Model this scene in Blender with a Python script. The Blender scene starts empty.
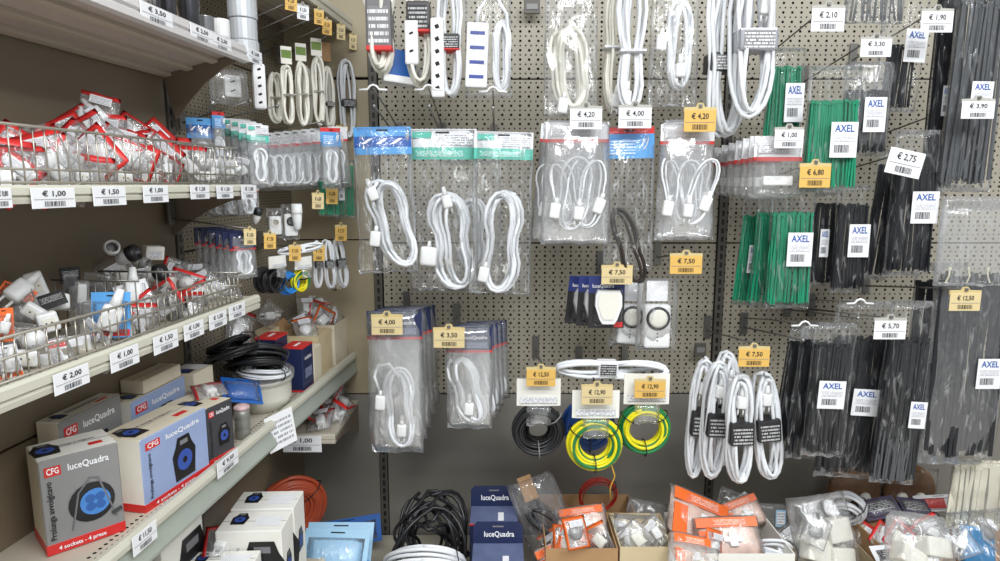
import bpy, bmesh, math, random
from mathutils import Vector, Matrix, noise

# ------------------------------------------------------------------ camera, light, exposure
SC = bpy.context.scene
COL = SC.collection
F = 640.0                                   # focal length in pixels of the 1000 x 561 frame
TH = math.atan(96.5 / F)                    # camera looks down a little
CZ = 1.5                                    # camera height
D = 2.0                                     # distance of the back wall
cam_d = bpy.data.cameras.new('camera'); cam = bpy.data.objects.new('camera', cam_d); COL.objects.link(cam)
cam.location = (0, 0, CZ); cam.rotation_euler = (math.pi / 2 - TH, 0, 0)
cam_d.sensor_width = 36; cam_d.lens = 36 * F / 1000; cam_d.clip_start = 0.02
SC.camera = cam
w = bpy.data.worlds.new('world'); SC.world = w; w.use_nodes = True
w.node_tree.nodes['Background'].inputs[0].default_value = (0.92, 0.96, 1.0, 1)
w.node_tree.nodes['Background'].inputs[1].default_value = 0.40
def area(name, loc, rot, sx, sy, power, col=(0.95, 0.98, 1.0)):
    l = bpy.data.lights.new(name, 'AREA'); l.shape = 'RECTANGLE'; l.size = sx; l.size_y = sy; l.energy = power; l.color = col
    o = bpy.data.objects.new(name, l); COL.objects.link(o); o.location = loc; o.rotation_euler = rot
    return o
# rows of fluorescent ceiling tubes over the aisle
area('ceiling_tube_light', (0.1, 0.0, 3.05), (0, 0, 0), 3.2, 0.25, 46)
area('ceiling_tube_light', (0.3, -0.9, 3.05), (math.radians(18), 0, 0), 3.2, 0.3, 60)
area('ceiling_tube_light', (1.6, -0.2, 3.05), (0, 0, 0), 0.3, 3.0, 30)
SC.view_settings.view_transform = 'Standard'; SC.view_settings.look = 'None'
SC.view_settings.exposure = 0.26; SC.view_settings.gamma = 1.0; SC.view_settings.use_curve_mapping = False
try:
    SC.cycles.transparent_max_bounces = 40; SC.cycles.max_bounces = 8
except Exception: pass

# ------------------------------------------------------------------ photo pixel -> place (on the wall, shelf or hook plane it touches)
def ray(px, py):
    x = (px - 500) / F; y = (280.5 - py) / F
    return Vector((x, math.cos(TH) + y * math.sin(TH), -math.sin(TH) + y * math.cos(TH)))
CAM = Vector((0, 0, CZ))
def atY(px, py, Y): r = ray(px, py); return CAM + r * (Y / r.y)
def atZ(px, py, Z): r = ray(px, py); return CAM + r * ((Z - CZ) / r.z)
LA = math.atan(62 / 647.0)                  # the left wall closes in on the back wall by this angle
LV = Vector((math.cos(LA), -math.sin(LA), 0)); LU = Vector((math.sin(LA), math.cos(LA), 0)); LL = 0.834
LO = LV * -LL
RZL = math.pi / 2 - LA                      # rotation of things that face away from the left wall
def atV(px, py, v): r = ray(px, py); return CAM + r * ((v - LL) / r.dot(LV))
def LP(u, v, z): return LO + LU * u + LV * v + Vector((0, 0, z))
def depth(p): return (Vector(p) - CAM).dot(Vector((0, math.cos(TH), -math.sin(TH))))
def mpp(p): return depth(p) / F             # metres per pixel at a place

# ------------------------------------------------------------------ materials
MATS = {}
def lin(c): return tuple(((x / 255) / 12.92 if x / 255 <= 0.04045 else ((x / 255 + 0.055) / 1.055) ** 2.4) for x in c) + (1,)
def N(t, ty, **kw):
    n = t.nodes.new(ty)
    for k, v in kw.items(): setattr(n, k, v)
    return n
def mat(name, rgb, rough=0.5, metal=0.0, vary=0.08, scale=30, bump=0.0, spec=0.5):
    if name in MATS: return MATS[name]
    m = bpy.data.materials.new(name); m.use_nodes = True; t = m.node_tree; b = t.nodes['Principled BSDF']
    b.inputs['Roughness'].default_value = rough; b.inputs['Metallic'].default_value = metal
    b.inputs['Specular IOR Level'].default_value = spec
    tc = N(t, 'ShaderNodeTexCoord'); nz = N(t, 'ShaderNodeTexNoise'); nz.inputs['Scale'].default_value = scale; nz.inputs['Detail'].default_value = 3
    t.links.new(tc.outputs['Object'], nz.inputs['Vector'])
    mx = N(t, 'ShaderNodeMix', data_type='RGBA'); c = lin(rgb)
    mx.inputs[6].default_value = tuple(x * (1 - vary) for x in c[:3]) + (1,); mx.inputs[7].default_value = tuple(min(1, x * (1 + vary)) for x in c[:3]) + (1,)
    t.links.new(nz.outputs['Fac'], mx.inputs[0]); t.links.new(mx.outputs[2], b.inputs['Base Color'])
    if bump:
        bp = N(t, 'ShaderNodeBump'); bp.inputs['Strength'].default_value = bump; bp.inputs['Distance'].default_value = 0.002
        t.links.new(nz.outputs['Fac'], bp.inputs['Height']); t.links.new(bp.outputs['Normal'], b.inputs['Normal'])
    MATS[name] = m; return m
def math_node(t, op, a, b=None, c=None):
    n = N(t, 'ShaderNodeMath', operation=op)
    for i, x in enumerate((a, b, c)):
        if x is None: continue
        if isinstance(x, (int, float)): n.inputs[i].default_value = x
        else: t.links.new(x, n.inputs[i])
    return n.outputs[0]
def peg_mat(name, rgb, p, big=0.145, small=0.095):
    """perforated sheet steel: rows of big punched holes with rows of small ones between, in the panel's own coordinates"""
    m = mat(name, rgb, 0.45, vary=0.07, scale=3); t = m.node_tree; b = t.nodes['Principled BSDF']
    tc = N(t, 'ShaderNodeTexCoord'); sp = N(t, 'ShaderNodeSeparateXYZ'); t.links.new(tc.outputs['Object'], sp.inputs[0])
    def dots(px, offz, r):
        fx = math_node(t, 'SUBTRACT', math_node(t, 'FRACT', math_node(t, 'DIVIDE', sp.outputs[0], px)), 0.5)
        fz = math_node(t, 'SUBTRACT', math_node(t, 'FRACT', math_node(t, 'ADD', math_node(t, 'DIVIDE', sp.outputs[2], p), offz)), 0.5)
        fx = math_node(t, 'MULTIPLY', fx, px); fz = math_node(t, 'MULTIPLY', fz, p)
        d = math_node(t, 'SQRT', math_node(t, 'ADD', math_node(t, 'MULTIPLY', fx, fx), math_node(t, 'MULTIPLY', fz, fz)))
        return math_node(t, 'LESS_THAN', d, r * p)
    h = math_node(t, 'MAXIMUM', dots(p, 0, big), dots(0.6 * p, 0.5, small))
    src = b.inputs['Base Color'].links[0].from_socket
    mx = N(t, 'ShaderNodeMix', data_type='RGBA'); t.links.new(h, mx.inputs[0]); t.links.new(src, mx.inputs[6]); mx.inputs[7].default_value = (0.008, 0.008, 0.009, 1)
    t.links.new(mx.outputs[2], b.inputs['Base Color'])
    sm = math_node(t, 'MULTIPLY', math_node(t, 'SUBTRACT', 1, h), 0.5); t.links.new(sm, b.inputs['Specular IOR Level'])
    return m
def film_mat(name, base=0.10, rim=0.55, streak=0.28, tint=(1, 1, 1), rough=0.14, scale=1.0):
    """thin crinkled plastic film: mostly see-through, glossy on its creases"""
    m = bpy.data.materials.new(name); m.use_nodes = True; t = m.node_tree; t.nodes.clear()
    out = N(t, 'ShaderNodeOutputMaterial'); mx = N(t, 'ShaderNodeMixShader'); tr = N(t, 'ShaderNodeBsdfTransparent'); tr.inputs[0].default_value = tuple(tint) + (1,)
    gl = N(t, 'ShaderNodeBsdfGlossy'); gl.inputs['Roughness'].default_value = rough; gl.inputs[0].default_value = (0.95, 0.95, 0.95, 1)
    df = N(t, 'ShaderNodeBsdfDiffuse'); df.inputs[0].default_value = (0.80, 0.81, 0.82, 1); m2 = N(t, 'ShaderNodeMixShader'); m2.inputs[0].default_value = 0.40
    t.links.new(gl.outputs[0], m2.inputs[1]); t.links.new(df.outputs[0], m2.inputs[2])
    tc = N(t, 'ShaderNodeTexCoord'); mp = N(t, 'ShaderNodeMapping'); mp.inputs['Scale'].default_value = (55 * scale, 40 * scale, 16 * scale)
    nz = N(t, 'ShaderNodeTexNoise'); nz.inputs['Scale'].default_value = 1; nz.inputs['Detail'].default_value = 3; nz.inputs['Distortion'].default_value = 1.2
    t.links.new(tc.outputs['Object'], mp.inputs[0]); t.links.new(mp.outputs[0], nz.inputs['Vector'])
    bp = N(t, 'ShaderNodeBump'); bp.inputs['Strength'].default_value = 0.9; bp.inputs['Distance'].default_value = 0.004; t.links.new(nz.outputs['Fac'], bp.inputs['Height'])
    t.links.new(bp.outputs[0], gl.inputs['Normal'])
    lw = N(t, 'ShaderNodeLayerWeight'); lw.inputs[0].default_value = 0.2
    rp = N(t, 'ShaderNodeMapRange'); rp.inputs[1].default_value = 0.56; rp.inputs[2].default_value = 0.72; t.links.new(nz.outputs['Fac'], rp.inputs[0])
    f = math_node(t, 'ADD', math_node(t, 'ADD', base, math_node(t, 'MULTIPLY', lw.outputs['Fresnel'], rim)), math_node(t, 'MULTIPLY', rp.outputs[0], streak))
    f = math_node(t, 'MINIMUM', f, 0.95)
    t.links.new(f, mx.inputs[0]); t.links.new(tr.outputs[0], mx.inputs[1]); t.links.new(m2.outputs[0], mx.inputs[2]); t.links.new(mx.outputs[0], out.inputs[0])
    MATS[name] = m; return m
def print_mat(name, paper, ink, kind):
    """flat print: barcode bars or rows of fine illegible print"""
    m = mat(name, paper, 0.6, vary=0.02); t = m.node_tree; b = t.nodes['Principled BSDF']
    tc = N(t, 'ShaderNodeTexCoord'); mp = N(t, 'ShaderNodeMapping'); t.links.new(tc.outputs['Generated'], mp.inputs[0])
    if kind == 'bars':
        mp.inputs['Scale'].default_value = (26, 0.001, 0.001)
        nz = N(t, 'ShaderNodeTexNoise', noise_dimensions='3D'); nz.inputs['Scale'].default_value = 1; nz.inputs['Detail'].default_value = 1
        t.links.new(mp.outputs[0], nz.inputs['Vector']); f = math_node(t, 'GREATER_THAN', nz.outputs['Fac'], 0.47)
    else:
        mp.inputs['Scale'].default_value = (22, 0.001, 1)
        sp = N(t, 'ShaderNodeSeparateXYZ'); t.links.new(mp.outputs[0], sp.inputs[0])
        rows = math_node(t, 'MULTIPLY', sp.outputs[2], 5.0)
        line = math_node(t, 'LESS_THAN', math_node(t, 'FRACT', rows), 0.5)
        cb = N(t, 'ShaderNodeCombineXYZ'); t.links.new(sp.outputs[0], cb.inputs[0]); t.links.new(math_node(t, 'MULTIPLY', math_node(t, 'FLOOR', rows), 7.3), cb.inputs[2])
        nz = N(t, 'ShaderNodeTexNoise'); nz.inputs['Scale'].default_value = 1; t.links.new(cb.outputs[0], nz.inputs['Vector'])
        f = math_node(t, 'MULTIPLY', line, math_node(t, 'GREATER_THAN', nz.outputs['Fac'], 0.45))
    mx = N(t, 'ShaderNodeMix', data_type='RGBA'); t.links.new(f, mx.inputs[0]); mx.inputs[6].default_value = lin(paper); mx.inputs[7].default_value = lin(ink)
    t.links.new(mx.outputs[2], b.inputs['Base Color']); return m

WHITE = mat('white_plastic', (226, 226, 225), 0.38, vary=0.03)
CORD = mat('white_cord', (224, 226, 229), 0.42, vary=0.03)
CREAM = mat('cream_cord', (226, 223, 212), 0.45, vary=0.03)
BLACK = mat('black_plastic', (22, 22, 24), 0.4, vary=0.15)
DARK = mat('dark_slot', (14, 14, 15), 0.7)
BROWNCORD = mat('brown_cord', (45, 36, 30), 0.45)
STEEL = mat('hook_steel', (150, 150, 148), 0.3, 0.85, 0.1)
DSTEEL = mat('hook_steel_dull', (124, 122, 118), 0.4, 0.7, 0.1)
WIREW = mat('basket_wire', (182, 176, 164), 0.32, 0.75, 0.1)
PAPER = mat('white_card', (228, 228, 230), 0.6, vary=0.02)
YELLOW = mat('yellow_card', (214, 172, 88), 0.6, vary=0.04)
BEIGE = mat('beige_card', (210, 190, 142), 0.6, vary=0.04)
INK = mat('black_ink', (38, 36, 38), 0.6); BLUEINK = mat('blue_ink', (34, 82, 160), 0.6); REDINK = mat('red_ink', (206, 44, 40), 0.5); WHITEINK = mat('white_ink', (238, 238, 240), 0.6)
GREYINK = mat('grey_ink', (120, 120, 124), 0.6)
HOLD = mat('clear_tag_holder', (176, 174, 166), 0.25, vary=0.06)
NAVY = mat('navy_card', (30, 40, 78), 0.4, vary=0.12); LBLUE = mat('light_blue_card', (86, 158, 218), 0.4); DBLUE = mat('blue_card', (28, 92, 170), 0.4, vary=0.15)
TEAL = mat('teal_card', (92, 190, 172), 0.45); RED = mat('red_card', (208, 46, 44), 0.4); ORANGE = mat('orange_card', (236, 108, 40), 0.45)
GREEN = mat('green_tie', (22, 132, 96), 0.4, vary=0.2, scale=60); BTIE = mat('black_tie', (29, 30, 34), 0.3, vary=0.3, scale=60); GTIE = mat('grey_tie', (78, 80, 82), 0.4, vary=0.2, scale=60)
WTIE = mat('white_tie', (222, 216, 196), 0.45, vary=0.08)
YEL = mat('yellow_wire', (226, 214, 26), 0.4); GRN = mat('green_wire', (24, 120, 66), 0.4); BLU = mat('blue_wire', (26, 62, 122), 0.4); CBLU = mat('bright_blue_wire', (44, 128, 206), 0.4); BLKW = mat('black_wire', (34, 34, 36), 0.38, vary=0.2)
ORW = mat('orange_wire', (172, 74, 44), 0.4, vary=0.15); REDW = mat('red_wire', (190, 50, 40), 0.4)
CARDB = mat('cardboard', (176, 138, 98), 0.8, vary=0.1, scale=20); CARDB2 = mat('pale_cardboard', (206, 188, 152), 0.75, vary=0.08, scale=20)
SHELFP = mat('shelf_paint', (184, 176, 160), 0.4, vary=0.04, scale=6); SHELFD = mat('shelf_underside', (172, 160, 144), 0.45, vary=0.05, scale=6)
LIP = mat('price_rail', (192, 189, 174), 0.3, vary=0.04, scale=5); BRACK = mat('bracket_paint', (122, 108, 92), 0.5, vary=0.06)
TAN = mat('tan_panel', (160, 148, 122), 0.5, vary=0.05, scale=4, bump=0.05); TAN_SHADE = mat('tan_panel_shaded', (116, 103, 84), 0.5, vary=0.05, scale=4, bump=0.05); GREYP = mat('grey_panel', (130, 126, 118), 0.42, vary=0.05, scale=4)  # left bay copy of the tan, shade under its shelves put into the colour
UPR = mat('upright_paint', (92, 88, 82), 0.5); GLASSY = mat('rail_plastic', (160, 166, 156), 0.15, vary=0.05)
GREYB = mat('grey_print', (134, 133, 132), 0.45, vary=0.1, scale=14); PALEB = mat('pale_blue_print', (146, 163, 200), 0.45, vary=0.15, scale=14); DKB = mat('charcoal_print', (62, 62, 66), 0.45, vary=0.2, scale=14)
BOXW = mat('white_box', (232, 230, 222), 0.5, vary=0.03); BOXC = mat('cream_box', (216, 206, 184), 0.55, vary=0.04)
SILV = mat('silver_tape', (196, 200, 204), 0.3, 0.3, 0.08); BAND = mat('silver_band', (170, 170, 176), 0.25, 0.5, 0.25, 40); BLKBAND = mat('black_band', (40, 38, 40), 0.35, vary=0.3, scale=40)
TUBM = mat('translucent_tub', (214, 212, 200), 0.3, vary=0.05); SOCK = mat('blue_socket', (60, 76, 150), 0.4); BROWN = mat('brown_felt', (118, 84, 54), 0.8, vary=0.3, scale=60, bump=0.3)
PURP = mat('purple_card', (70, 62, 86), 0.5, vary=0.3, scale=30); OLIVE = mat('olive_label', (98, 124, 44), 0.5, vary=0.2)
FLOORM = mat('floor_tile', (206, 202, 194), 0.35, vary=0.1, scale=4)
FILM = film_mat('clear_film', 0.045, 0.5, 0.24); FILM2 = film_mat('clear_film_milky', 0.15, 0.5, 0.28); FILM3 = film_mat('clear_film_shiny', 0.06, 0.7, 0.60, rough=0.10, scale=1.5)
FILMT = film_mat('tie_bag_film', 0.025, 0.62, 0.26, rough=0.09)
FILMV = film_mat('frosted_bag_film', 0.30, 0.5, 0.42)
FILMW = film_mat('white_bag_film', 0.26, 0.5, 0.34)
POUCHF = film_mat('pouch_film', 0.08, 0.6, 0.35, scale=2.0)
BARS = print_mat('barcode_print', (228, 228, 230), (50, 50, 54), 'bars'); BARSY = print_mat('barcode_print_yellow', (214, 172, 88), (70, 52, 24), 'bars'); BARSB = print_mat('barcode_print_beige', (210, 190, 142), (70, 60, 40), 'bars')
FINE = print_mat('fine_print', (228, 228, 230), (150, 150, 158), 'rows'); FINEN = print_mat('fine_print_navy', (30, 40, 78), (170, 180, 210), 'rows'); FINEB = print_mat('fine_print_blue', (70, 150, 215), (225, 236, 246), 'rows')
FINET = print_mat('fine_print_teal', (92, 190, 172), (225, 240, 236), 'rows')
FINEK = print_mat('fine_print_black', (40, 38, 40), (190, 190, 190), 'rows'); FINEG = print_mat('fine_print_grey', (126, 124, 126), (226, 226, 226), 'rows')

# ------------------------------------------------------------------ mesh helpers
class MB:
    def __init__(s): s.v = []; s.f = []; s.m = []
    def add(s, vs, fs, mi=0, M=None):
        o = len(s.v)
        s.v += [tuple(M @ Vector(v)) if M is not None else tuple(v) for v in vs]
        s.f += [tuple(i + o for i in f) for f in fs]; s.m += [mi] * len(fs); return s
    def box(s, c, d, mi=0, M=None):
        x, y, z = c; a, b, e = d[0] / 2, d[1] / 2, d[2] / 2
        vs = [(x + i * a, y + j * b, z + k * e) for k in (-1, 1) for j in (-1, 1) for i in (-1, 1)]
        return s.add(vs, [(0, 2, 3, 1), (4, 5, 7, 6), (0, 1, 5, 4), (2, 6, 7, 3), (0, 4, 6, 2), (1, 3, 7, 5)], mi, M)
    def rbox(s, c, d, b=0.002, mi=0, seg=2, M=None):
        vs, fs = rbox_data(round(d[0], 5), round(d[1], 5), round(d[2], 5), round(b, 5), seg)
        return s.add([(x + c[0], y + c[1], z + c[2]) for x, y, z in vs], fs, mi, M)
    def tube(s, pts, r, n=6, closed=False, mi=0, M=None):
        pts = [Vector(p) for p in pts]; k = len(pts); vs = []; fs = []
        up = Vector((0.31, 0.84, 0.45)); u = None
        for i, p in enumerate(pts):
            a = pts[(i - 1) % k] if (closed or i) else p; b = pts[(i + 1) % k] if (closed or i < k - 1) else p
            t = (b - a); t = t.normalized() if t.length > 1e-9 else Vector((0, 0, 1))
            if u is None:
                u = t.cross(up if abs(t.dot(up)) < 0.95 else Vector((1, 0, 0))).normalized()
            else:
                u = u - t * u.dot(t); u = u.normalized() if u.length > 1e-6 else t.orthogonal().normalized()
            w_ = t.cross(u); rr = r[i] if isinstance(r, (list, tuple)) else r
            vs += [p + (u * math.cos(2 * math.pi * j / n) + w_ * math.sin(2 * math.pi * j / n)) * rr for j in range(n)]
        for i in range(k if closed else k - 1):
            q = (i + 1) % k
            fs += [(i * n + j, i * n + (j + 1) % n, q * n + (j + 1) % n, q * n + j) for j in range(n)]
        if not closed: fs += [tuple(reversed(range(n))), tuple((k - 1) * n + j for j in range(n))]
        return s.add(vs, fs, mi, M)
    def lathe(s, prof, n=16, mi=0, M=None):
        vs = []; fs = []; k = len(prof)
        for r, z in prof: vs += [(r * math.cos(2 * math.pi * j / n), r * math.sin(2 * math.pi * j / n), z) for j in range(n)]
        for i in range(k - 1): fs += [(i * n + j, i * n + (j + 1) % n, (i + 1) * n + (j + 1) % n, (i + 1) * n + j) for j in range(n)]
        if prof[0][0] > 1e-6: fs.append(tuple(reversed(range(n))))
        if prof[-1][0] > 1e-6: fs.append(tuple((k - 1) * n + j for j in range(n)))
        return s.add(vs, fs, mi, M)
    def prism(s, poly, y0, y1, mi=0, M=None):
        """outline in x, z extruded along y"""
        n = len(poly); vs = [(x, y0, z) for x, z in poly] + [(x, y1, z) for x, z in poly]
        fs = [tuple(range(n)), tuple(reversed(range(n, 2 * n)))] + [(i, i + n, (i + 1) % n + n, (i + 1) % n) for i in range(n)]
        return s.add(vs, fs, mi, M)
    def quad(s, x0, z0, x1, z1, y=0, mi=0, M=None): return s.add([(x0, y, z0), (x1, y, z0), (x1, y, z1), (x0, y, z1)], [(0, 1, 2, 3)], mi, M)
    def mesh(s, name, mats, smooth=False):
        me = bpy.data.meshes.new(name); me.from_pydata(s.v, [], s.f)
        for m in (mats if isinstance(mats, (list, tuple)) else [mats]): me.materials.append(m)
        me.polygons.foreach_set('material_index', s.m)
        if smooth: me.polygons.foreach_set('use_smooth', [True] * len(s.f))
        me.update(); return me
_rb = {}
def rbox_data(a, b, c, bev, seg):
    k = (a, b, c, bev, seg)
    if k not in _rb:
        bm = bmesh.new(); bmesh.ops.create_cube(bm, size=1.0)
        for v in bm.verts: v.co = (v.co.x * a, v.co.y * b, v.co.z * c)
        bmesh.ops.bevel(bm, geom=list(bm.edges), offset=min(bev, min(a, b, c) * 0.48), segments=seg, affect='EDGES', profile=0.6)
        bm.verts.ensure_lookup_table(); _rb[k] = ([tuple(v.co) for v in bm.verts], [tuple(v.index for v in f.verts) for f in bm.faces]); bm.free()
    return _rb[k]
def obj(name, me, mats=None, parent=None, loc=(0, 0, 0), rot=(0, 0, 0), smooth=False):
    if isinstance(me, MB): me = me.mesh(name, mats, smooth)
    o = bpy.data.objects.new(name, me); COL.objects.link(o); o.location = loc; o.rotation_euler = rot
    if parent is not None: o.parent = parent
    return o
def tag(o, label, cat, group=None, kind=None):
    o['label'] = label; o['category'] = cat
    if group: o['group'] = group
    if kind: o['kind'] = kind
    return o
def thing(name, label, cat, loc=(0, 0, 0), rot=(0, 0, 0), group=None, scale=1.0):
    o = bpy.data.objects.new(name, None); COL.objects.link(o); o.empty_display_size = 0.02
    o.location = loc; o.rotation_euler = rot if isinstance(rot, (tuple, list)) else (0, 0, rot); o.scale = (scale,) * 3
    return tag(o, label, cat, group)
def struct(name):
    o = bpy.data.objects.new(name, None); COL.objects.link(o); o['kind'] = 'structure'; return o
def dup(root, loc, rot=None, label=None, group=None, scale=None):
    r = root.copy(); COL.objects.link(r); r.location = loc
    if rot is not None: r.rotation_euler = rot
    if scale is not None: r.scale = (scale,) * 3
    if label: r['label'] = label
    if group: r['group'] = group
    for ch in list(root.children):
        c = ch.copy(); COL.objects.link(c); c.parent = r
        for g in list(ch.children):
            d_ = g.copy(); COL.objects.link(d_); d_.parent = c
    return r
_tx = {}
def text_mesh(s, size, m):
    k = (s, round(size, 4), m.name)
    if k not in _tx:
        cu = bpy.data.curves.new('lettering', 'FONT'); cu.body = s; cu.size = size; cu.align_x = 'CENTER'; cu.align_y = 'CENTER'; cu.resolution_u = 2
        cu.offset = size * 0.02
        o = bpy.data.objects.new('lettering', cu); me = bpy.data.meshes.new_from_object(o)
        me.transform(Matrix.Rotation(math.pi / 2, 4, 'X')); me.materials.clear(); me.materials.append(m); bpy.data.objects.remove(o)
        _tx[k] = me
    return _tx[k]
def lettering(parent, s, size, m, x, z, y, rot=(0, 0, 0), fit=None):
    me = text_mesh(s, size, m); o = obj('lettering', me, None, parent, (x, y, z), rot)
    if fit:
        xs = [v.co.x for v in me.vertices]; wd = max(xs) - min(xs) if xs else 1
        k = fit / wd; o.scale = (k, 1, 1)
    return o
def rnd(seed): return random.Random(seed)

# ------------------------------------------------------------------ the room: floor, walls with perforated panels and uprights
def slot_mat(name, rgb, p):
    m = mat(name, rgb, 0.5); t = m.node_tree; b = t.nodes['Principled BSDF']
    tc = N(t, 'ShaderNodeTexCoord'); sp = N(t, 'ShaderNodeSeparateXYZ'); t.links.new(tc.outputs['Object'], sp.inputs[0])
    fx = math_node(t, 'LESS_THAN', math_node(t, 'ABSOLUTE', sp.outputs[0]), 0.0042)
    fz = math_node(t, 'LESS_THAN', math_node(t, 'FRACT', math_node(t, 'DIVIDE', sp.outputs[2], p)), 0.62)
    f = math_node(t, 'MULTIPLY', fx, fz); src = b.inputs['Base Color'].links[0].from_socket
    mx = N(t, 'ShaderNodeMix', data_type='RGBA'); t.links.new(f, mx.inputs[0]); t.links.new(src, mx.inputs[6]); mx.inputs[7].default_value = (0.006, 0.006, 0.006, 1)
    t.links.new(mx.outputs[2], b.inputs['Base Color']); return m
BAY = 1.078; PITCH = BAY / 40; XP = -0.384
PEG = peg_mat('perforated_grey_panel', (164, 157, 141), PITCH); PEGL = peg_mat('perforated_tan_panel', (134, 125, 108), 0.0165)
SLOT = slot_mat('upright_slots', (88, 84, 78), PITCH)
fl = obj('floor', MB().box((0.9, 0.2, -0.02), (6.0, 5.0, 0.04)), FLOORM); fl['kind'] = 'structure'
wb = struct('wall_back')
def panel(parent, name, m, x0, x1, z0, z1, loc=(0, 0, 0), gap=0.002):
    return obj(name, MB().rbox(((x0 + x1) / 2, 0.006, (z0 + z1) / 2), (x1 - x0 - gap * 2, 0.012, z1 - z0 - gap * 2), 0.0015, seg=1), m, parent, loc)
SEAMS = [2.40, 1.813, 1.317, 0.826]
for bx in (XP, XP + BAY, XP + 2 * BAY):
    for i in range(3): panel(wb, 'perforated_panel', PEG, 0.014, BAY - 0.014, SEAMS[i + 1] - 1.317, SEAMS[i] - 1.317, (bx, D, 1.317))
    panel(wb, 'lower_panel', GREYP, 0.012, BAY - 0.012, 0.30, 0.826, (bx, D, 0))
    obj('upright', MB().box((0, 0.004, 1.2), (0.024, 0.016, 2.4)), SLOT, wb, (bx, D, 0))
XC = -0.66
for z0, z1 in ((1.817, 2.4), (1.327, 1.813), (0.826, 1.327), (0.30, 0.826)): panel(wb, 'plain_panel', TAN if z0 > 0.5 else GREYP, XC, XP - 0.012, z0, z1, (0, D, 0))
obj('backing_board', MB().box((1.1, D + 0.03, 1.2), (3.7, 0.03, 2.4)), DARK, wb)
wl = struct('wall_left'); wl.location = LO; wl.rotation_euler = (0, 0, RZL)
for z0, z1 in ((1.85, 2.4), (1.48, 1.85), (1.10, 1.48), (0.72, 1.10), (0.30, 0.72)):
    panel(wl, 'plain_panel', TAN_SHADE, -0.6, 0.42, z0, z1); panel(wl, 'plain_panel', TAN_SHADE, 0.42, 1.316, z0, z1)
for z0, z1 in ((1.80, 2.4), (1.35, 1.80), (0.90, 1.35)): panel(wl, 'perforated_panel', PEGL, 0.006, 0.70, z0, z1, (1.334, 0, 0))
panel(wl, 'plain_panel', TAN_SHADE, 1.34, 2.03, 0.30, 0.90)
obj('upright', MB().box((0, 0.004, 1.2), (0.02, 0.016, 2.4)), SLOT, wl, (1.326, 0, 0))
obj('backing_board', MB().box((0.72, 0.03, 1.2), (2.7, 0.03, 2.4)), DARK, wl)

# ------------------------------------------------------------------ shelves
def xprism(mb, poly, x0, x1, mi=0):
    n = len(poly); vs = [(x0, y, z) for y, z in poly] + [(x1, y, z) for y, z in poly]
    return mb.add(vs, [tuple(reversed(range(n))), tuple(range(n, 2 * n))] + [(i, (i + 1) % n, (i + 1) % n + n, i + n) for i in range(n)], mi)
def shelf(label, loc, rz, ln, dp, lip, bracket=True, deep_lip=False, mats=(SHELFP, LIP)):
    """local x along the shelf, -y out from the wall, z=0 the top of the plate"""
    t = thing('wall_shelf', label, 'shelf', loc, rz)
    obj('plate', MB().rbox((ln / 2, -dp / 2 + 0.004, -0.006), (ln, dp - 0.008, 0.012), 0.002), mats[0], t)
    f = -dp
    if deep_lip:
        obj('price_rail', xprism(MB(), [(f + 0.016, 0.012), (f + 0.006, 0.014), (f, 0.004), (f, -0.004), (f + 0.006, -0.010), (f + 0.012, -0.012), (f + 0.016, -0.012)], 0, ln), mats[1], t)
        obj('rail_face', xprism(MB(), [(f + 0.014, -0.010), (f + 0.008, -0.012), (f - 0.001, lip * -1 + 0.006), (f, -lip), (f + 0.014, -lip)], 0, ln), GLASSY, t)
    else:
        obj('price_rail', xprism(MB(), [(f + 0.012, 0.003), (f + 0.004, 0.003), (f, -0.001), (f - 0.001, -lip * 0.45), (f + 0.003, -lip * 0.55), (f, -lip * 0.7), (f + 0.001, -lip), (f + 0.012, -lip)], 0, ln), mats[1], t)
    for q in (0.08, 0.34, 0.64): obj('stiffener', MB().rbox((ln / 2, -dp * q, -0.016), (ln - 0.02, 0.016, 0.010), 0.002), SHELFD, t)
    if bracket:
        for x in (0.004, ln - 0.004):
            pts = [(0, -0.012), (-dp * 0.96, -0.012), (-dp * 0.96, -0.026), (-dp * 0.72, -0.032), (-dp * 0.45, -0.052), (-dp * 0.2, -0.080), (-0.004, -0.105), (0, -0.105)]
            obj('bracket', xprism(MB(), pts, x - 0.002, x + 0.002), BRACK, t)
    return t
SD = 0.185
s1 = shelf('topmost beige steel shelf carrying tape rolls, seen from below', LP(0.0, 0, 1.736), (-0.24, 0, RZL), 1.312, SD + 0.004, 0.034, mats=(mat('lilac_grey_shelf', (178, 165, 156), 0.4), mat('lilac_price_rail', (190, 186, 184), 0.3)))
s2 = shelf('beige steel shelf holding the basket of red-edged pouches', LP(0.0, 0, 1.496), RZL, 1.312, SD, 0.020)
s3 = shelf('beige steel shelf holding the basket of adapters and blister packs', LP(0.0, 0, 1.260), RZL, 1.312, SD, 0.026)
s4 = shelf('long lower beige shelf carrying the cable reel boxes and cartons', LP(0.2, 0, 0.952), RZL, 1.79, SD, 0.052, deep_lip=True)
SHP = peg_mat('punched_shelf_strip', (184, 176, 160), 0.012, 0.24, 0.0)
obj('punched_strip', MB().rbox((0, 0.0, 0.0), (1.77, 0.0012, 0.024), 0.0003, seg=1), SHP, s4, (0.895, -SD + 0.034, 0.0008), (-math.pi / 2, 0, 0))
s6 = shelf('high beige shelf edge above the corner hooks with yellow tags', LP(1.36, 0, 1.985), RZL, 0.60, SD + 0.02, 0.034)
s5 = shelf('small corner shelf with red pouches under the long shelf', Vector((XC + 0.02, D, 0.806)), 0, 0.18, 0.30, 0.024, mats=(SHELFP, SHELFP))
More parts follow.
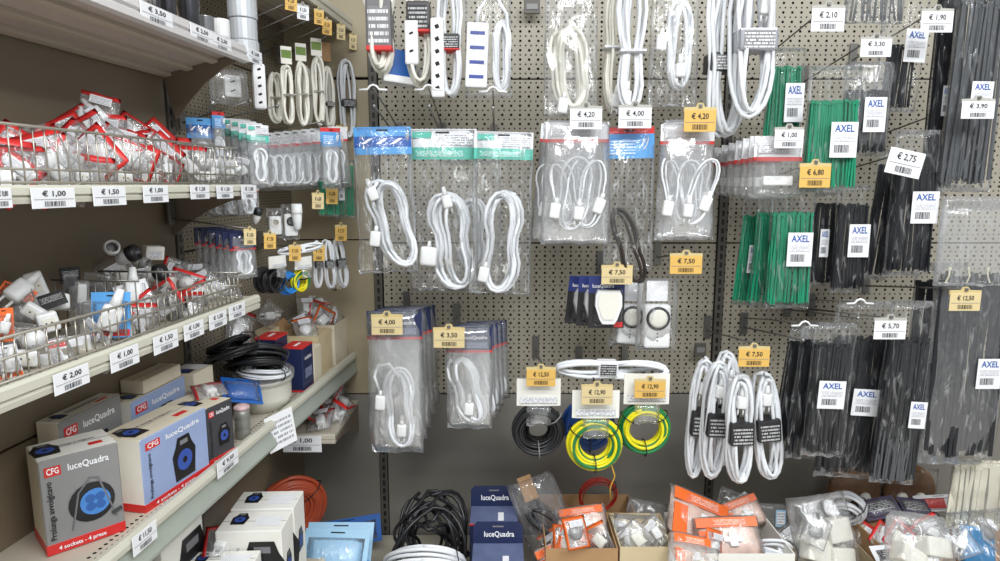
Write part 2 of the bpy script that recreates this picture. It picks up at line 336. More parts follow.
# base deck of the back wall unit
dk = thing('base_deck', 'low beige base shelf under the bins along the back wall', 'shelf', (0, 0, 0))
DZ = 0.34
obj('deck_plate', MB().rbox((1.05, 1.66, DZ - 0.01), (3.5, 0.66, 0.02), 0.003), SHELFP, dk)
obj('deck_rail', MB().rbox((1.05, 1.335, DZ - 0.03), (3.5, 0.014, 0.07), 0.003), LIP, dk)
obj('plinth', MB().rbox((1.05, 1.66, 0.155), (3.5, 0.62, 0.31), 0.003), UPR, dk)

# ------------------------------------------------------------------ wire baskets on the shelves
def basket(label, u0, u1, v, z0, z1, step, mids):
    t = thing('wire_basket', label, 'basket', LP(u0, v, z0), RZL); ln = u1 - u0; h = z1 - z0
    for z, r in [(h, 0.0021), (0.002, 0.0019)] + [(m_, 0.0017) for m_ in mids]:
        obj('rail', MB().tube([(0, 0, z), (ln / 2, 0, z), (ln, 0, z)], r, 6), WIREW, t, smooth=True)
    wm = MB().tube([(0, 0.002, -0.001), (0, 0.002, h + 0.001)], 0.0011, 5).mesh('wire', WIREW, True)
    for i in range(int(ln / step) + 1): obj('wire', wm, None, t, (i * step, 0, 0))
    for x in (0, ln):
        for z in (h, h * 0.5, 0.002): obj('end_rail', MB().tube([(x, 0, z), (x, v - 0.012, z)], 0.0016, 5), WIREW, t, smooth=True)
        for k in range(1, 6): obj('wire', wm, None, t, (x, k * (v - 0.02) / 6, 0))
    return t
basket('wire basket fence in front of the red-edged pouches', 0.50, 1.268, 0.176, 1.500, 1.571, 0.0185, (0.018,))
b3 = basket('wire basket fence in front of the adapters and blister packs', 0.50, 1.252, 0.176, 1.264, 1.319, 0.0165, (0.030,))
wm2 = MB().tube([(0, 0, 0), (0, 0, 0.085)], 0.0012, 5).mesh('divider_wire', DSTEEL, True)
for u in (0.935, 1.04):
    for k in range(9): obj('divider_wire', wm2, None, b3, (u - 0.50, 0.008 + k * 0.017, 0))
    obj('divider_rail', MB().tube([(u - 0.50, 0.002, 0.085), (u - 0.50, 0.15, 0.085)], 0.0018, 5), DSTEEL, b3, smooth=True)

# ------------------------------------------------------------------ price tags
def price_tag(label, pos, rot, w_, h_, text, color='white', holder=True, group=None, tilt=0):
    m, bm_ = {'white': (PAPER, BARS), 'yellow': (YELLOW, BARSY), 'beige': (BEIGE, BARSB)}[color]
    t = thing('price_tag', label, 'price tag', pos, rot, group)
    c = obj('card', MB().rbox((0, 0, 0), (w_, 0.0012, h_), 0.0004, seg=1), m, t)
    lettering(c, text, h_ * 0.36, INK, 0, h_ * 0.21, -0.0012, fit=w_ * 0.54)
    obj('barcode', MB().quad(-w_ * 0.24, -h_ * 0.40, w_ * 0.24, -h_ * 0.16, -0.0011), bm_, c)
    obj('rule', MB().quad(-w_ * 0.46, -h_ * 0.075, w_ * 0.46, -h_ * 0.05, -0.0010), GREYINK, c)
    if holder:
        k = w_ / 2; zt = h_ / 2
        poly = [(-k * 1.02, zt - 0.004), (k * 1.02, zt - 0.004), (k * 1.02, zt + h_ * 0.14), (k * 0.28, zt + h_ * 0.16), (k * 0.16, zt + h_ * 0.34), (-k * 0.16, zt + h_ * 0.34), (-k * 0.28, zt + h_ * 0.16), (-k * 1.02, zt + h_ * 0.14)]
        hd = obj('holder', MB().prism(poly, 0.001, 0.005), HOLD if color == 'white' else mat('yellowed_tag_holder', (205, 184, 130), 0.3), t)
        obj('wire_end', MB().rbox((0, -0.001, zt + h_ * 0.20), (w_ * 0.10, 0.005, h_ * 0.16), 0.001), DSTEEL, hd)
    return t
def wall_tag(px, py, Y, wpx, hpx, text, color, label, roll=0):
    p = atY(px, py, Y); s = mpp(p)
    return price_tag(label, p, (0, roll, 0), wpx * s, hpx * s, text, color)
# label text, pixel centre, hook end plane, card size in pixels
TAGS = [
 (586, 119, 1.66, 32, 20, '€ 4,20', 'white', 'white price tag reading € 4,20 over the bag of thin white cords'),
 (635, 118, 1.66, 33, 20, '€ 4,00', 'white', 'white price tag reading € 4,00 above the blue and red header'),
 (700, 121, 1.66, 32, 21, '€ 4,20', 'yellow', 'yellow price tag reading € 4,20 above the white-headed cord bag'),
 (789, 139, 1.64, 29, 18, '€ 1,00', 'white', 'white price tag reading € 1,00 on the row of small pouches'),
 (815, 177, 1.62, 31, 21, '€ 6,80', 'yellow', 'yellow price tag reading € 6,80 in front of the upper green ties'),
 (828, 20, 1.66, 33, 22, '€ 2,10', 'white', 'white price tag reading € 2,10 near the top edge of the pegboard'),
 (876, 48, 1.62, 31, 17, '€ 3,30', 'white', 'white price tag reading € 3,30 over the clear bag of tie heads'),
 (937, 22, 1.62, 32, 20, '€ 1,90', 'white', 'white price tag reading € 1,90 over the narrow black tie bag'),
 (978, 110, 1.60, 33, 17, '€ 3,90', 'white', 'white price tag reading € 3,90 on the tall grey and black ties'),
 (617, 276, 1.70, 31, 17, '€ 7,50', 'beige', 'beige price tag over the white adapter blister cards'),
 (686, 265, 1.68, 32, 18, '€ 7,50', 'yellow', 'yellow price tag hanging free beside the timer bags'),
 (387, 326, 1.62, 31, 18, '€ 4,00', 'beige', 'beige price tag reading € 4,00 on the long navy-headed bags'),
 (449, 339, 1.62, 31, 18, '€ 3,50', 'beige', 'beige price tag reading € 3,50 on the short navy-headed bags'),
 (541, 378, 1.64, 29, 17, '€ 12,50', 'yellow', 'yellow price tag reading € 12,50 over the black wire coil'),
 (597, 396, 1.60, 31, 18, '€ 12,90', 'beige', 'beige price tag reading € 12,90 over the central striped wire coil'),
 (650, 390, 1.64, 31, 17, '€ 12,90', 'yellow', 'yellow price tag over the striped coil beside the white bundles'),
 (754, 358, 1.62, 31, 18, '€ 7,50', 'yellow', 'yellow price tag reading € 7,50 over the black-banded white cords'),
 (890, 330, 1.58, 32, 19, '€ 5,70', 'white', 'white price tag reading € 5,70 on the fan of black ties'),
 (965, 302, 1.56, 31, 18, '€ 12,50', 'beige', 'beige price tag reading € 12,50 on the longest black ties'),
]
for px, py, Y, wp, hp, tx, co, lb in TAGS: wall_tag(px, py, Y - 0.012, wp, hp, tx, co, lb)
p = atY(905, 163, 1.585); price_tag('white paper price tag reading € 2,75 tilted on the slim black ties', p, (0, math.radians(12), 0), 0.088, 0.062, '€ 2,75', 'white', holder=False)
# tags clipped into the shelf rails
def rail_tag(px, py, z_off, wpx, hpx, text, label, lean=0.0, yaw=0.0):
    p = atV(px, py, SD + 0.004); s = mpp(p)
    vd = (p - CAM); vd.z = 0; vd.normalize(); fs = max(0.3, abs(vd.dot(LV)))
    return price_tag(label, p, (math.radians(lean), 0, RZL + yaw), wpx * s / fs, hpx * s, text, 'white', holder=False)
for px, py, wp, hp, tx, lb in [
 (3, 198, 14, 20, '€ 0,80', 'white shelf tag cut by the picture edge under the pouch basket'),
 (54, 198, 36, 20, '€ 1,00', 'white shelf tag reading € 1,00 under the pouch basket, largest of the row'),
 (110, 196, 28, 19, '€ 1,50', 'white shelf tag reading € 1,50 under the pouch basket'),
 (156, 194, 22, 17, '€ 1,00', 'white shelf tag third along under the pouch basket'),
 (200, 192, 17, 14, '€ 1,20', 'white shelf tag below the last red-edged pouch'),
 (225, 192, 15, 13, '€ 1,20', 'white shelf tag second from the corner end of the pouch shelf'),
 (249, 192, 14, 14, '€ 1,00', 'white shelf tag at the corner end of the pouch shelf'),
 (72, 379, 30, 21, '€ 2,00', 'white shelf tag reading € 2,00 under the adapter basket'),
 (125, 358, 25, 20, '€ 1,00', 'white shelf tag under the blue plug pack'),
 (166, 342, 22, 18, '€ 1,50', 'white shelf tag in the middle of the adapter shelf rail'),
 (194, 330, 18, 16, '€ 1,00', 'white shelf tag third from the corner end of the adapter shelf'),
 (218, 320, 16, 15, '€ 1,50', 'white shelf tag second from the corner end of the adapter shelf'),
 (237, 311, 15, 14, '€ 1,20', 'white shelf tag at the corner end of the adapter shelf'),
 (145, 538, 22, 20, '€ 11,50', 'white shelf tag reading € 11,50 under the front reel boxes'),
 (228, 463, 20, 16, '€ 9,50', 'white shelf tag under the grey can on the long shelf'),
 (157, 16, 28, 17, '€ 3,50', 'white shelf tag on the topmost shelf, under the dark wrapped rolls'),
 (202, 35, 20, 15, '€ 2,50', 'white shelf tag on the topmost shelf under the short silver roll'),
 (222, 44, 17, 14, '€ 2,50', 'white shelf tag on the topmost shelf under the white rolls'),
 (255, 57, 13, 13, '€ 3,00', 'white shelf tag at the outer end of the topmost shelf')]:
    rail_tag(px, py, 0, wp, hp, tx, lb)
p = atV(281, 430, SD + 0.006); nt = thing('paper_note', 'hand-lettered white paper note hanging from the long shelf rail', 'note', p, (0, math.radians(-8), RZL - 0.55))
c = obj('sheet', MB().rbox((0, 0, 0), (0.074, 0.001, 0.088), 0.0004, seg=1), PAPER, nt)
obj('fine_print', MB().quad(-0.03, -0.03, 0.03, 0.034, -0.001), FINE, c)
p = Vector((-0.552, D - 0.303, 0.783)); price_tag('white tag reading € 1,00 on the small corner shelf', p, (0, 0, 0), 0.108, 0.048, '€ 1,00', 'white', holder=False)

# ------------------------------------------------------------------ builders: hooks, cords, plugs, bags, ties, coils, boxes
def hook(label, tip, base_dir, ln, tilt=0.14, bar=True, m=DSTEEL, up=0.042, group=None, r=0.0024, name='display_hook'):
    """tip: end of the lower rod; base_dir: unit vector from the wall to the tip (horizontal); the rod rises towards its tip"""
    tip = Vector(tip); base = tip - Vector(base_dir) * ln - Vector((0, 0, ln * math.sin(tilt)))
    rz = math.atan2(base_dir[1], base_dir[0]) + math.pi / 2
    t = thing(name, label, 'hook', base, rz, group)
    rise = ln * math.sin(tilt)
    obj('back_plate', MB().rbox((0, -0.004, 0.012), (0.022, 0.006, up + 0.03), 0.001), m, t)
    obj('rod', MB().tube([(0, -0.004, 0), (0, -ln * 0.5, rise * 0.5), (0, -ln, rise)], r, 6), m, t, smooth=True)
    obj('rod_tip', MB().lathe([(0.0005, -0.005), (0.0042, -0.003), (0.0052, 0), (0.0042, 0.003), (0.0005, 0.005)], 8), STEEL if bar else m, t, (0, -ln, rise), smooth=True)
    if bar:
        obj('tag_rod', MB().tube([(0, -0.004, up - 0.012), (0, -ln * 0.5, rise * 0.5 + up - 0.004), (0, -ln - 0.004, rise + up)], r * 0.8, 6), m, t, smooth=True)
        pts = [(-0.034, 0), (-0.014, 0.001), (-0.008, 0.009), (0.0, 0.012), (0.008, 0.009), (0.014, 0.001), (0.034, 0)]
        obj('tag_bar', MB().tube([(x, -ln - 0.004, rise + up - 0.004 + z) for x, z in pts], 0.0027, 6), WHITE, t, smooth=True)
    return t
NY = Vector((0, -1, 0))
def loops(n, w_, h_, r, seed=1, pinch=0.5, dep=0.012, slant=0.0, pts=22, spread=0.72, zp=0.0):
    """one continuous cord wound into a long hank, narrow at its tied middle"""
    q = rnd(seed); P_ = []
    o_ = list(range(n + 1)); q.shuffle(o_)
    a = [(w_ / 2 * (1 - spread * (o_[i] + 0.4 * q.random()) / (n + 1)), h_ / 2 * (1 - 0.16 * o_[i] / (n + 1) - 0.05 * q.random()), (q.random() - 0.5) * w_ * 0.20, (q.random() - 0.5) * dep) for i in range(n + 1)]
    for i in range(n):
        for j in range(pts):
            t = j / pts; e = a[i]; g = a[i + 1]; wv, hv, ox, oy = [e[k] * (1 - t) + g[k] * t for k in range(4)]
            an = 2 * math.pi * t; z = hv * math.cos(an); s_ = math.sin(an)
            sx = math.copysign(abs(s_) ** 0.85, s_)
            x = wv * sx * (1 - pinch * math.exp(-((z / h_ - zp) / 0.17) ** 2)) + ox * (0.5 + abs(z) / h_) + slant * z
            y = oy + 0.35 * dep * math.sin(2 * an + i)
            P_.append((x, y, z))
    return MB().tube(P_, r, 6)
def plug_mb(s=1.0):
    mb = MB().rbox((0, 0, 0), (0.019 * s, 0.014 * s, 0.026 * s), 0.004 * s)
    mb.tube([(0, 0, 0.012 * s), (0, 0, 0.02 * s), (0, 0, 0.03 * s)], [0.0062 * s, 0.005 * s, 0.0036 * s], 8)
    for x in (-0.005, 0.005): mb.tube([(x * s, 0, -0.012 * s), (x * s, 0, -0.026 * s)], 0.0017 * s, 6)
    return mb
PLUG = plug_mb(1.35).mesh('plug', WHITE, True)
SOCKM = MB().rbox((0, 0, 0), (0.027, 0.017, 0.040), 0.005).tube([(0, 0, 0.018), (0, 0, 0.034)], [0.006, 0.0045], 8).mesh('socket', WHITE, True)
SOCKB = MB().rbox((0, 0, 0), (0.046, 0.024, 0.052), 0.010, seg=3).tube([(0, 0, 0.022), (0, 0, 0.042)], [0.007, 0.0045], 8).mesh('socket', WHITE, True)
def pillow(w_, h_, t_, seed, nx=10, nz=16, wr=0.0030, taper=0.0, ragged=0.004):
    """a sealed film bag hanging from z=0: two crinkled sheets joined along their edges"""
    q = rnd(seed); ox = q.random() * 50; vs = []; fs = []
    def sheet(sg):
        idx = []
        for k in range(nz + 1):
            v = k / nz; row = []
            for i in range(nx + 1):
                u = 2 * i / nx - 1; edge = abs(i - nx / 2) == nx / 2 or k in (0, nz)
                wd = w_ / 2 * (1 + taper * v)
                pr = (1 - abs(u) ** 3) * min(1, math.sin(math.pi * min(1, 0.12 + 0.86 * v)) * 1.15)
                nn = noise.noise(Vector((u * 2.6 + ox, v * 4.5, sg * 3.1))); n2 = noise.noise(Vector((u * 7 + ox, v * 9 + 9, sg * 5.7)))
                y = sg * t_ / 2 * max(0, pr) + (0 if k == 0 else (nn * wr * 2.2 + n2 * wr))
                z = -h_ * v + (n2 * ragged if k == nz else 0); x = u * wd + (nn * 0.004 if abs(u) == 1 and k > 1 else 0)
                if sg > 0 and edge: row.append(first[k][i]); continue
                row.append(len(vs)); vs.append((x, y, z))
            idx.append(row)
        return idx
    first = sheet(-1); back = sheet(1)
    for k in range(nz):
        for i in range(nx):
            fs.append((first[k][i], first[k + 1][i], first[k + 1][i + 1], first[k][i + 1])); fs.append((back[k][i], back[k][i + 1], back[k + 1][i + 1], back[k + 1][i]))
    return MB().add(vs, fs)
def card_mb(w_, bands, th=0.0016, curve=0.0, taper=0.0):
    """folded header card hanging from z=0: bands = [(height, material index)], vertices shared"""
    zs = [0]; ms = []
    for h_, m_ in bands: zs.append(zs[-1] - h_); ms.append(m_)
    mb = MB(); nx = 4; vs = []
    for y in (-th, th):
        for z in zs:
            for i in range(nx + 1):
                u = i / nx * 2 - 1; vs.append((u * w_ / 2, y + curve * (1 - u * u), z))
    k = len(zs); st = nx + 1; fs = []; mi = []
    for r in range(k - 1):
        for i in range(nx):
            a = r * st + i; fs.append((a, a + st, a + st + 1, a + 1)); mi.append(ms[r])
            b = k * st + a; fs.append((b, b + 1, b + st + 1, b + st)); mi.append(ms[r])
        for i, s_ in ((0, 1), (nx, -1)):
            a = r * st + i; b = k * st + a; q = (a, b, b + st, a + st); fs.append(q if s_ > 0 else q[::-1]); mi.append(ms[r])
    for i in range(nx):
        a = i; b = k * st + a; fs.append((a, a + 1, b + 1, b)); mi.append(ms[0])
        a = (k - 1) * st + i; b = k * st + a; fs.append((a, b, b + 1, a + 1)); mi.append(ms[-1])
    mb.v = vs; mb.f = fs; mb.m = mi; return mb
def face(p): return math.atan2(-p[0], p[1])
def pbox(x0, y0, x1, y1, Y):
    if isinstance(Y, tuple):                                    # ('v', distance from the left wall)
        p = atV((x0 + x1) / 2, y0, Y[1]); s = mpp(p); return p, (x1 - x0) * s, (y1 - y0) * s
    a = atY((x0 + x1) / 2, y0, Y); b = atY((x0 + x1) / 2, y1, Y); ym = (y0 + y1) / 2
    return a, (atY(x1, ym, Y).x - atY(x0, ym, Y).x), a.z - b.z
def header(root, kind, w_, hh):
    if kind == 'blue':
        h = obj('header_card', card_mb(w_, [(hh * 0.34, 0), (hh * 0.40, 1), (hh * 0.26, 0)], curve=-0.004), [LBLUE, DBLUE], root)
        obj('printed_plugs', MB().prism([(-w_ * .38, -hh * .62), (-w_ * .30, -hh * .62), (-w_ * .16, -hh * .42), (-w_ * .24, -hh * .42)], -0.0075, -0.0072).prism([(-w_ * .12, -hh * .62), (-w_ * .04, -hh * .62), (w_ * .10, -hh * .42), (w_ * .02, -hh * .42)], -0.0078, -0.0075).prism([(w_ * .14, -hh * .62), (w_ * .22, -hh * .62), (w_ * .36, -hh * .42), (w_ * .28, -hh * .42)], -0.0075, -0.0072), WHITEINK, h)
    elif kind == 'teal':
        h = obj('header_card', card_mb(w_, [(hh * 0.60, 0), (hh * 0.40, 1)], curve=-0.004), [PAPER, TEAL], root)
        obj('fine_print', MB().quad(-w_ * .10, -hh * .55, w_ * .45, -hh * .16, -0.0068), FINE, h)
        obj('printed_mark', MB().quad(-w_ * .44, -hh * .30, -w_ * .16, -hh * .10, -0.0068), TEAL, h)
        obj('teal_print', MB().quad(-w_ * .40, -hh * .90, w_ * .30, -hh * .70, -0.0068), FINET, h)
    elif kind == 'navy':
        h = obj('header_card', card_mb(w_, [(hh * 0.90, 0), (hh * 0.10, 1)], curve=-0.003), [NAVY, REDINK], root)
        lettering(h, 'luceQuadra', hh * 0.20, WHITEINK, w_ * 0.14, -hh * 0.40, -0.0055, fit=w_ * 0.5)
        obj('fine_print', MB().quad(-w_ * .08, -hh * .80, w_ * .40, -hh * .58, -0.0055), FINEN, h)
        obj('printed_mark', MB().quad(-w_ * .42, -hh * .86, -w_ * .18, -hh * .76, -0.0055), REDINK, h)
    elif kind == 'whitered':
        h = obj('header_card', card_mb(w_, [(hh * 0.84, 0), (hh * 0.16, 1)], curve=-0.004), [PAPER, REDINK], root)
        obj('fine_print', MB().quad(-w_ * .42, -hh * .70, w_ * .20, -hh * .34, -0.0068), FINE, h)
    elif kind == 'bluered':
        h = obj('header_card', card_mb(w_, [(hh * 0.22, 1), (hh * 0.78, 0)], curve=-0.004), [LBLUE, RED], root)
        obj('fine_print', MB().quad(-w_ * .42, -hh * .86, w_ * .12, -hh * .38, -0.0068), FINEB, h)
        obj('printed_cord', MB().tube([(w_ * .24, -0.0072, -hh * .62), (w_ * .30, -0.0072, -hh * .42), (w_ * .38, -0.0072, -hh * .36), (w_ * .34, -0.0072, -hh * .58), (w_ * .28, -0.0072, -hh * .72)], 0.0016, 4), WHITEINK, h)
    obj('euro_slot', MB().rbox((0, -0.0066, -hh * 0.12), (w_ * 0.20, 0.0008, hh * 0.06), 0.0003, seg=1), DARK, h)
    return h
def cord_bag(label, box, Y, head, hh_px, n, r, seed, coil, group=None, film=FILM, cm=CORD, rot=(0, 0, 0), th=0.045, plug=None, sock=None, sockm=None, pinch=0.5, slant=0.0, cat='cable bag'):
    """coil = (cx, cy, w, h) in fractions of the bag (from its top left); plug, sock = (fx, fy, roll)"""
    pos, w_, h_ = pbox(*box, Y)
    t = thing('extension_cord_bag', label, cat, pos, rot, group)
    if head: header(t, head, w_, hh_px * mpp(pos))
    obj('film', pillow(w_, h_, th, seed, 18, 30, taper=0.06, wr=0.0055), film, t, (0, 0.0, -0.002), smooth=True)
    cx, cy, cw, ch = coil
    obj('cord', loops(n, cw * w_, ch * h_, r, seed, pinch, th * 0.45, slant), cm, t, ((cx - 0.5) * w_, -0.002, -cy * h_), smooth=True)
    for q, me, nm in ((plug, PLUG, 'plug'), (sock, sockm or SOCKM, 'socket')):
        if q: obj(nm, me, None, t, ((q[0] - 0.5) * w_, -th * 0.32, -q[1] * h_), (0, math.radians(q[2]), 0))
    return t
def ties_mb(n, w_, h_, tw0, dep, seed, fan=0.12, head=True, rag=0.05):
    q = rnd(seed); mb = MB()
    n = int(n * 1.75)
    for i in range(n):
        u = (i + 0.5) / n * 2 - 1; x = u * w_ / 2; y = (q.random() - 0.5) * dep; tw = tw0 * q.uniform(0.8, 1.25); f = fan * u * w_ + (q.random() - 0.5) * w_ * 0.10
        z0 = -q.random() * h_ * rag; z1 = -h_ + q.random() * h_ * 0.05; bx = (q.random() - 0.5) * w_ * 0.09; k = 0.0009
        zm = (z0 + z1) / 2
        vs = []
        for (xx, z) in ((x, z0), (x + f * 0.4 + bx, zm), (x + f, z1)):
            vs += [(xx - tw / 2, y - k, z), (xx + tw / 2, y - k, z), (xx + tw / 2, y + k, z), (xx - tw / 2, y + k, z)]
        fs = [(j + a, j + 4 + a, j + 4 + (a + 1) % 4, j + (a + 1) % 4) for j in (0, 4) for a in range(4)] + [(0, 1, 2, 3), (11, 10, 9, 8)]
        mb.add(vs, fs)
        if head: mb.box((x, y, z0), (tw * 1.7, 0.005, tw * 1.5))
    return mb
def sticker(root, x, z, y, w_, h_, roll=0.0):
    s_ = obj('label_sticker', MB().rbox((0, 0, 0), (w_, 0.0008, h_), 0.0002, seg=1), PAPER, root, (x, y, z), (0, roll, 0))
    lettering(s_, 'AXEL', h_ * 0.28, BLUEINK, 0, h_ * 0.31, -0.0010, fit=w_ * 0.72)
    obj('fine_print', MB().quad(-w_ * .40, -h_ * .06, w_ * .40, h_ * .14, -0.0009), FINE, s_)
    obj('barcode', MB().quad(-w_ * .36, -h_ * .36, w_ * .20, -h_ * .14, -0.0009), BARS, s_)
    return s_
def tie_bag(label, box, Y, m, n, seed, stick=None, top=0.2, rot=(0, 0, 0), tw=0.0036, fan=0.05, film=None, th=0.032, group=None, m2=None, bottom=0.03, wfrac=0.86):
    """clear bag of cable ties; stick = pixel box of its label"""
    pos, w_, h_ = pbox(*box, Y); t = thing('cable_tie_bag', label, 'cable tie bag', pos, rot, group)
    obj('film', pillow(w_, h_, th, seed), film or FILMT, t, smooth=True)
    th_ = h_ * (1 - top - bottom); tb = obj('ties', ties_mb(n, w_ * wfrac, th_, tw, th * 0.55, seed, fan), m, t, (0, 0, -h_ * top)); tb['kind'] = 'stuff'
    if m2:
        tb2 = obj('ties', ties_mb(n, w_ * wfrac, th_ * 0.45, tw, th * 0.5, seed + 5, fan, False, 0.6), m2, t, (0, -0.004, -h_ * top - th_ * 0.56)); tb2['kind'] = 'stuff'
    if stick:
        s_ = mpp(pos); sticker(t, ((stick[0] + stick[2]) / 2 - (box[0] + box[2]) / 2) * s_, -((stick[1] + stick[3]) / 2 - box[1]) / (box[3] - box[1]) * h_, -th * 0.5 - 0.004, (stick[2] - stick[0]) * s_, (stick[3] - stick[1]) * s_)
    return t
def coil_mb(Rm, rc, rw, n, seed, pts=30, squash=1.0):
    q = rnd(seed); a = []
    for i in range(n + 1):
        an = q.random() * 6.283; d_ = rc * (0.35 + 0.65 * q.random() ** 0.5); a.append((d_ * math.cos(an), d_ * math.sin(an), q.random() * 6.28))
    P_ = []
    for i in range(n):
        for j in range(pts):
            t = j / pts; rr = a[i][0] * (1 - t) + a[i + 1][0] * t; yy = a[i][1] * (1 - t) + a[i + 1][1] * t; an = 2 * math.pi * t
            wob = 1 + 0.02 * math.sin(3 * an + a[i][2]); P_.append(((Rm * wob + rr) * math.sin(an), yy * squash, (Rm * wob + rr) * math.cos(an)))
    return MB().tube(P_, rw, 6)
def wire_coil(label, center, R_, mats, seed, n=16, rc=0.27, rot=(0, 0, 0), bands=3, group=None, rw=None, name='wire_coil', cat='wire coil', head=None, squash=1.6, band_m=BLACK):
    t = thing(name, label, cat, center, rot, group); Rm = R_ * (1 - rc * 0.95); rr = R_ * rc * 0.8; rw = rw or R_ * 0.062
    per = max(4, n // len(mats))
    for i, m in enumerate(mats): obj('wire', coil_mb(Rm, rr, rw * (0.96 if i == 0 else 1.0), per + (2 if i == 0 else 0), seed + i * 3, squash=squash), m, t, smooth=True)
    for k in range(bands):
        an = 0.9 + k * 2.2; c = Vector((Rm * math.sin(an), 0, Rm * math.cos(an))); rad = c.normalized()
        pts = [c + rad * math.cos(q * 0.7854) * (rr + rw * 1.3) + Vector((0, 1, 0)) * math.sin(q * 0.7854) * (rr * squash + rw * 1.3) for q in range(8)]
        obj('tie_band', MB().tube(pts, 0.0016, 5, True), band_m, t, smooth=True)
    if head:                                                    # folded header card and the film neck that carries the coil
        w_, h_ = head
        hc = obj('header_card', card_mb(w_, [(h_, 0)], curve=-0.004), [BOXW], t, (0, -0.014, R_ * 0.98 + h_))
        obj('fine_print', MB().quad(-w_ * .42, -h_ * .90, w_ * .42, -h_ * .66, -0.0068), FINE, hc)
        obj('film_neck', pillow(w_ * 0.55, R_ * 0.72, 0.012, seed, 5, 6), FILM2, t, (0, -0.026, R_ * 1.02), smooth=True)
    return t
def bundle(label, box, Y, seed, n=6, band=(0.5, 0.16), bm_=BLKBAND, pm=FINEK, cm=CORD, r=0.0052, rot=(0, 0, 0), group=None, plug=(0.5, 0.3), strip=None, pinch=0.42, dep=0.03, red=False, cat='cord bundle'):
    """a hank of cord held by a printed sleeve"""
    pos, w_, h_ = pbox(*box, Y); t = thing('cord_bundle', label, cat, pos, rot, group)
    zb = -band[0] * h_
    obj('cord', loops(n, w_ * 0.94, h_, r, seed, pinch, dep, zp=0.5 - band[0], spread=0.75), cm, t, (0, 0, -h_ / 2), smooth=True)
    bh = band[1] * h_; bw = w_ * 0.72
    sl = obj('sleeve', MB().rbox((0, 0, 0), (bw, dep + 0.018, bh), 0.006), bm_, t, (0, 0, zb))
    obj('fine_print', MB().quad(-bw * .40, -bh * .40, bw * .40, bh * .34, -(dep + 0.018) / 2 - 0.0008), pm, sl)
    if red: obj('red_edge', MB().rbox((0, 0, -bh / 2), (bw * 1.01, dep + 0.019, bh * 0.10), 0.002), REDINK, sl)
    if plug: obj('plug', PLUG, None, t, ((plug[0] - 0.5) * w_, -dep * 0.35, -plug[1] * h_), (0, 0.1, 0))
    if strip:
        x, z, sw, sh, k, m_ = strip; power_strip(t, (x - 0.5) * w_, -z * h_, sw * w_, sh * h_, k, m_, -dep * 0.5)
    return t
def power_strip(root, x, z, sw, sh, k, m_, y, roll=0.0):
    b_ = obj('socket_strip', MB().rbox((0, 0, 0), (sw, 0.028, sh), 0.006), WHITE, root, (x, y, z), (0, roll, 0))
    for i in range(k):
        zz = sh * (0.5 - (i + 0.75) / (k + 0.5))
        if m_ is SOCK:
            g = MB().rbox((0, -0.0138, zz), (sw * 0.66, 0.002, sh * 0.055), 0.0009); obj('socket', g, m_, b_)
        else: obj('socket', MB().rbox((0, -0.0138, zz), (sw * 0.30, 0.002, sh * 0.05), 0.0006, M=Matrix.Translation((0, 0, zz)) @ Matrix.Rotation(-0.4, 4, 'Y') @ Matrix.Translation((0, 0, -zz))), m_, b_)
    return b_
def carton(root, w_, d_, h_, front, top, side, bev=0.0015, name='box_body', back=None):
    vs, fs = rbox_data(round(w_, 5), round(d_, 5), round(h_, 5), bev, 1); mb = MB(); mb.add([(x, y, z + h_ / 2) for x, y, z in vs], fs)
    mats = [front, top, side, back or side]; mi = []
    for f in fs:
        a, b, c = [Vector(vs[i]) for i in f[:3]]; n_ = (b - a).cross(c - b).normalized()
        mi.append(0 if n_.y < -0.7 else 1 if abs(n_.z) > 0.7 else 3 if n_.y > 0.7 else 2)
    mb.m = mi; return obj(name, mb, mats, root)
def disc(mb, x, z, r, y, mi, n=20, sx=1.0):
    vs = [(x + r * sx * math.cos(2 * math.pi * k / n), y, z + r * math.sin(2 * math.pi * k / n)) for k in range(n)]
    return mb.add(vs, [tuple(range(n))], mi)
def reel_print(parent, x, z, r, y, kind=0, rot=(0, 0, 0), loc=None):
    """flat printed picture of a cable reel"""
    mb = MB()
    if kind == 0:
        mb.tube([(-r * 0.9, -0.0003, -r * 1.15), (-r * 0.55, -0.0003, r * 0.6), (0, -0.0003, r * 1.25), (r * 0.35, -0.0003, r * 1.15), (r * 1.0, -0.0003, -r * 1.1)], r * 0.05, 4, mi=2)
        disc(mb, 0, 0, r, -0.0005, 0); disc(mb, r * 0.14, -r * 0.03, r * 0.66, -0.0008, 1)
        for i in range(4): disc(mb, r * 0.14 + r * 0.3 * math.cos(0.785 + i * 1.571), -r * 0.03 + r * 0.3 * math.sin(0.785 + i * 1.571), r * 0.22, -0.0011, 3, 12)
        mb.tube([(r * 0.8, -0.0004, -r * 0.9), (r * 1.25, -0.0004, -r * 0.75)], r * 0.12, 4)
    else:
        mb.prism([(-r * 0.75, -r * 1.1), (r * 0.75, -r * 1.1), (r * 0.9, r * 0.3), (r * 0.6, r * 0.8), (r * 0.45, r * 1.25), (-r * 0.45, r * 1.25), (-r * 0.6, r * 0.8), (-r * 0.9, r * 0.3)], -0.0005, 0.0)
        disc(mb, 0, -r * 0.1, r * 0.58, -0.0008, 1); disc(mb, 0, -r * 0.1, r * 0.18, -0.0011, 0, 12)
        mb.quad(-r * 0.3, r * 0.8, r * 0.3, r * 1.05, -0.0008, 2)
    o = obj('printed_reel', mb, [BLACK, mat('reel_blue_ink', (70, 130, 200), 0.5) if kind == 0 else mat('reel_dark_blue_ink', (50, 80, 160), 0.5), GREYINK, mat('reel_socket_ink', (44, 92, 160), 0.5)], parent, loc or (x, y, z), rot)
    return o
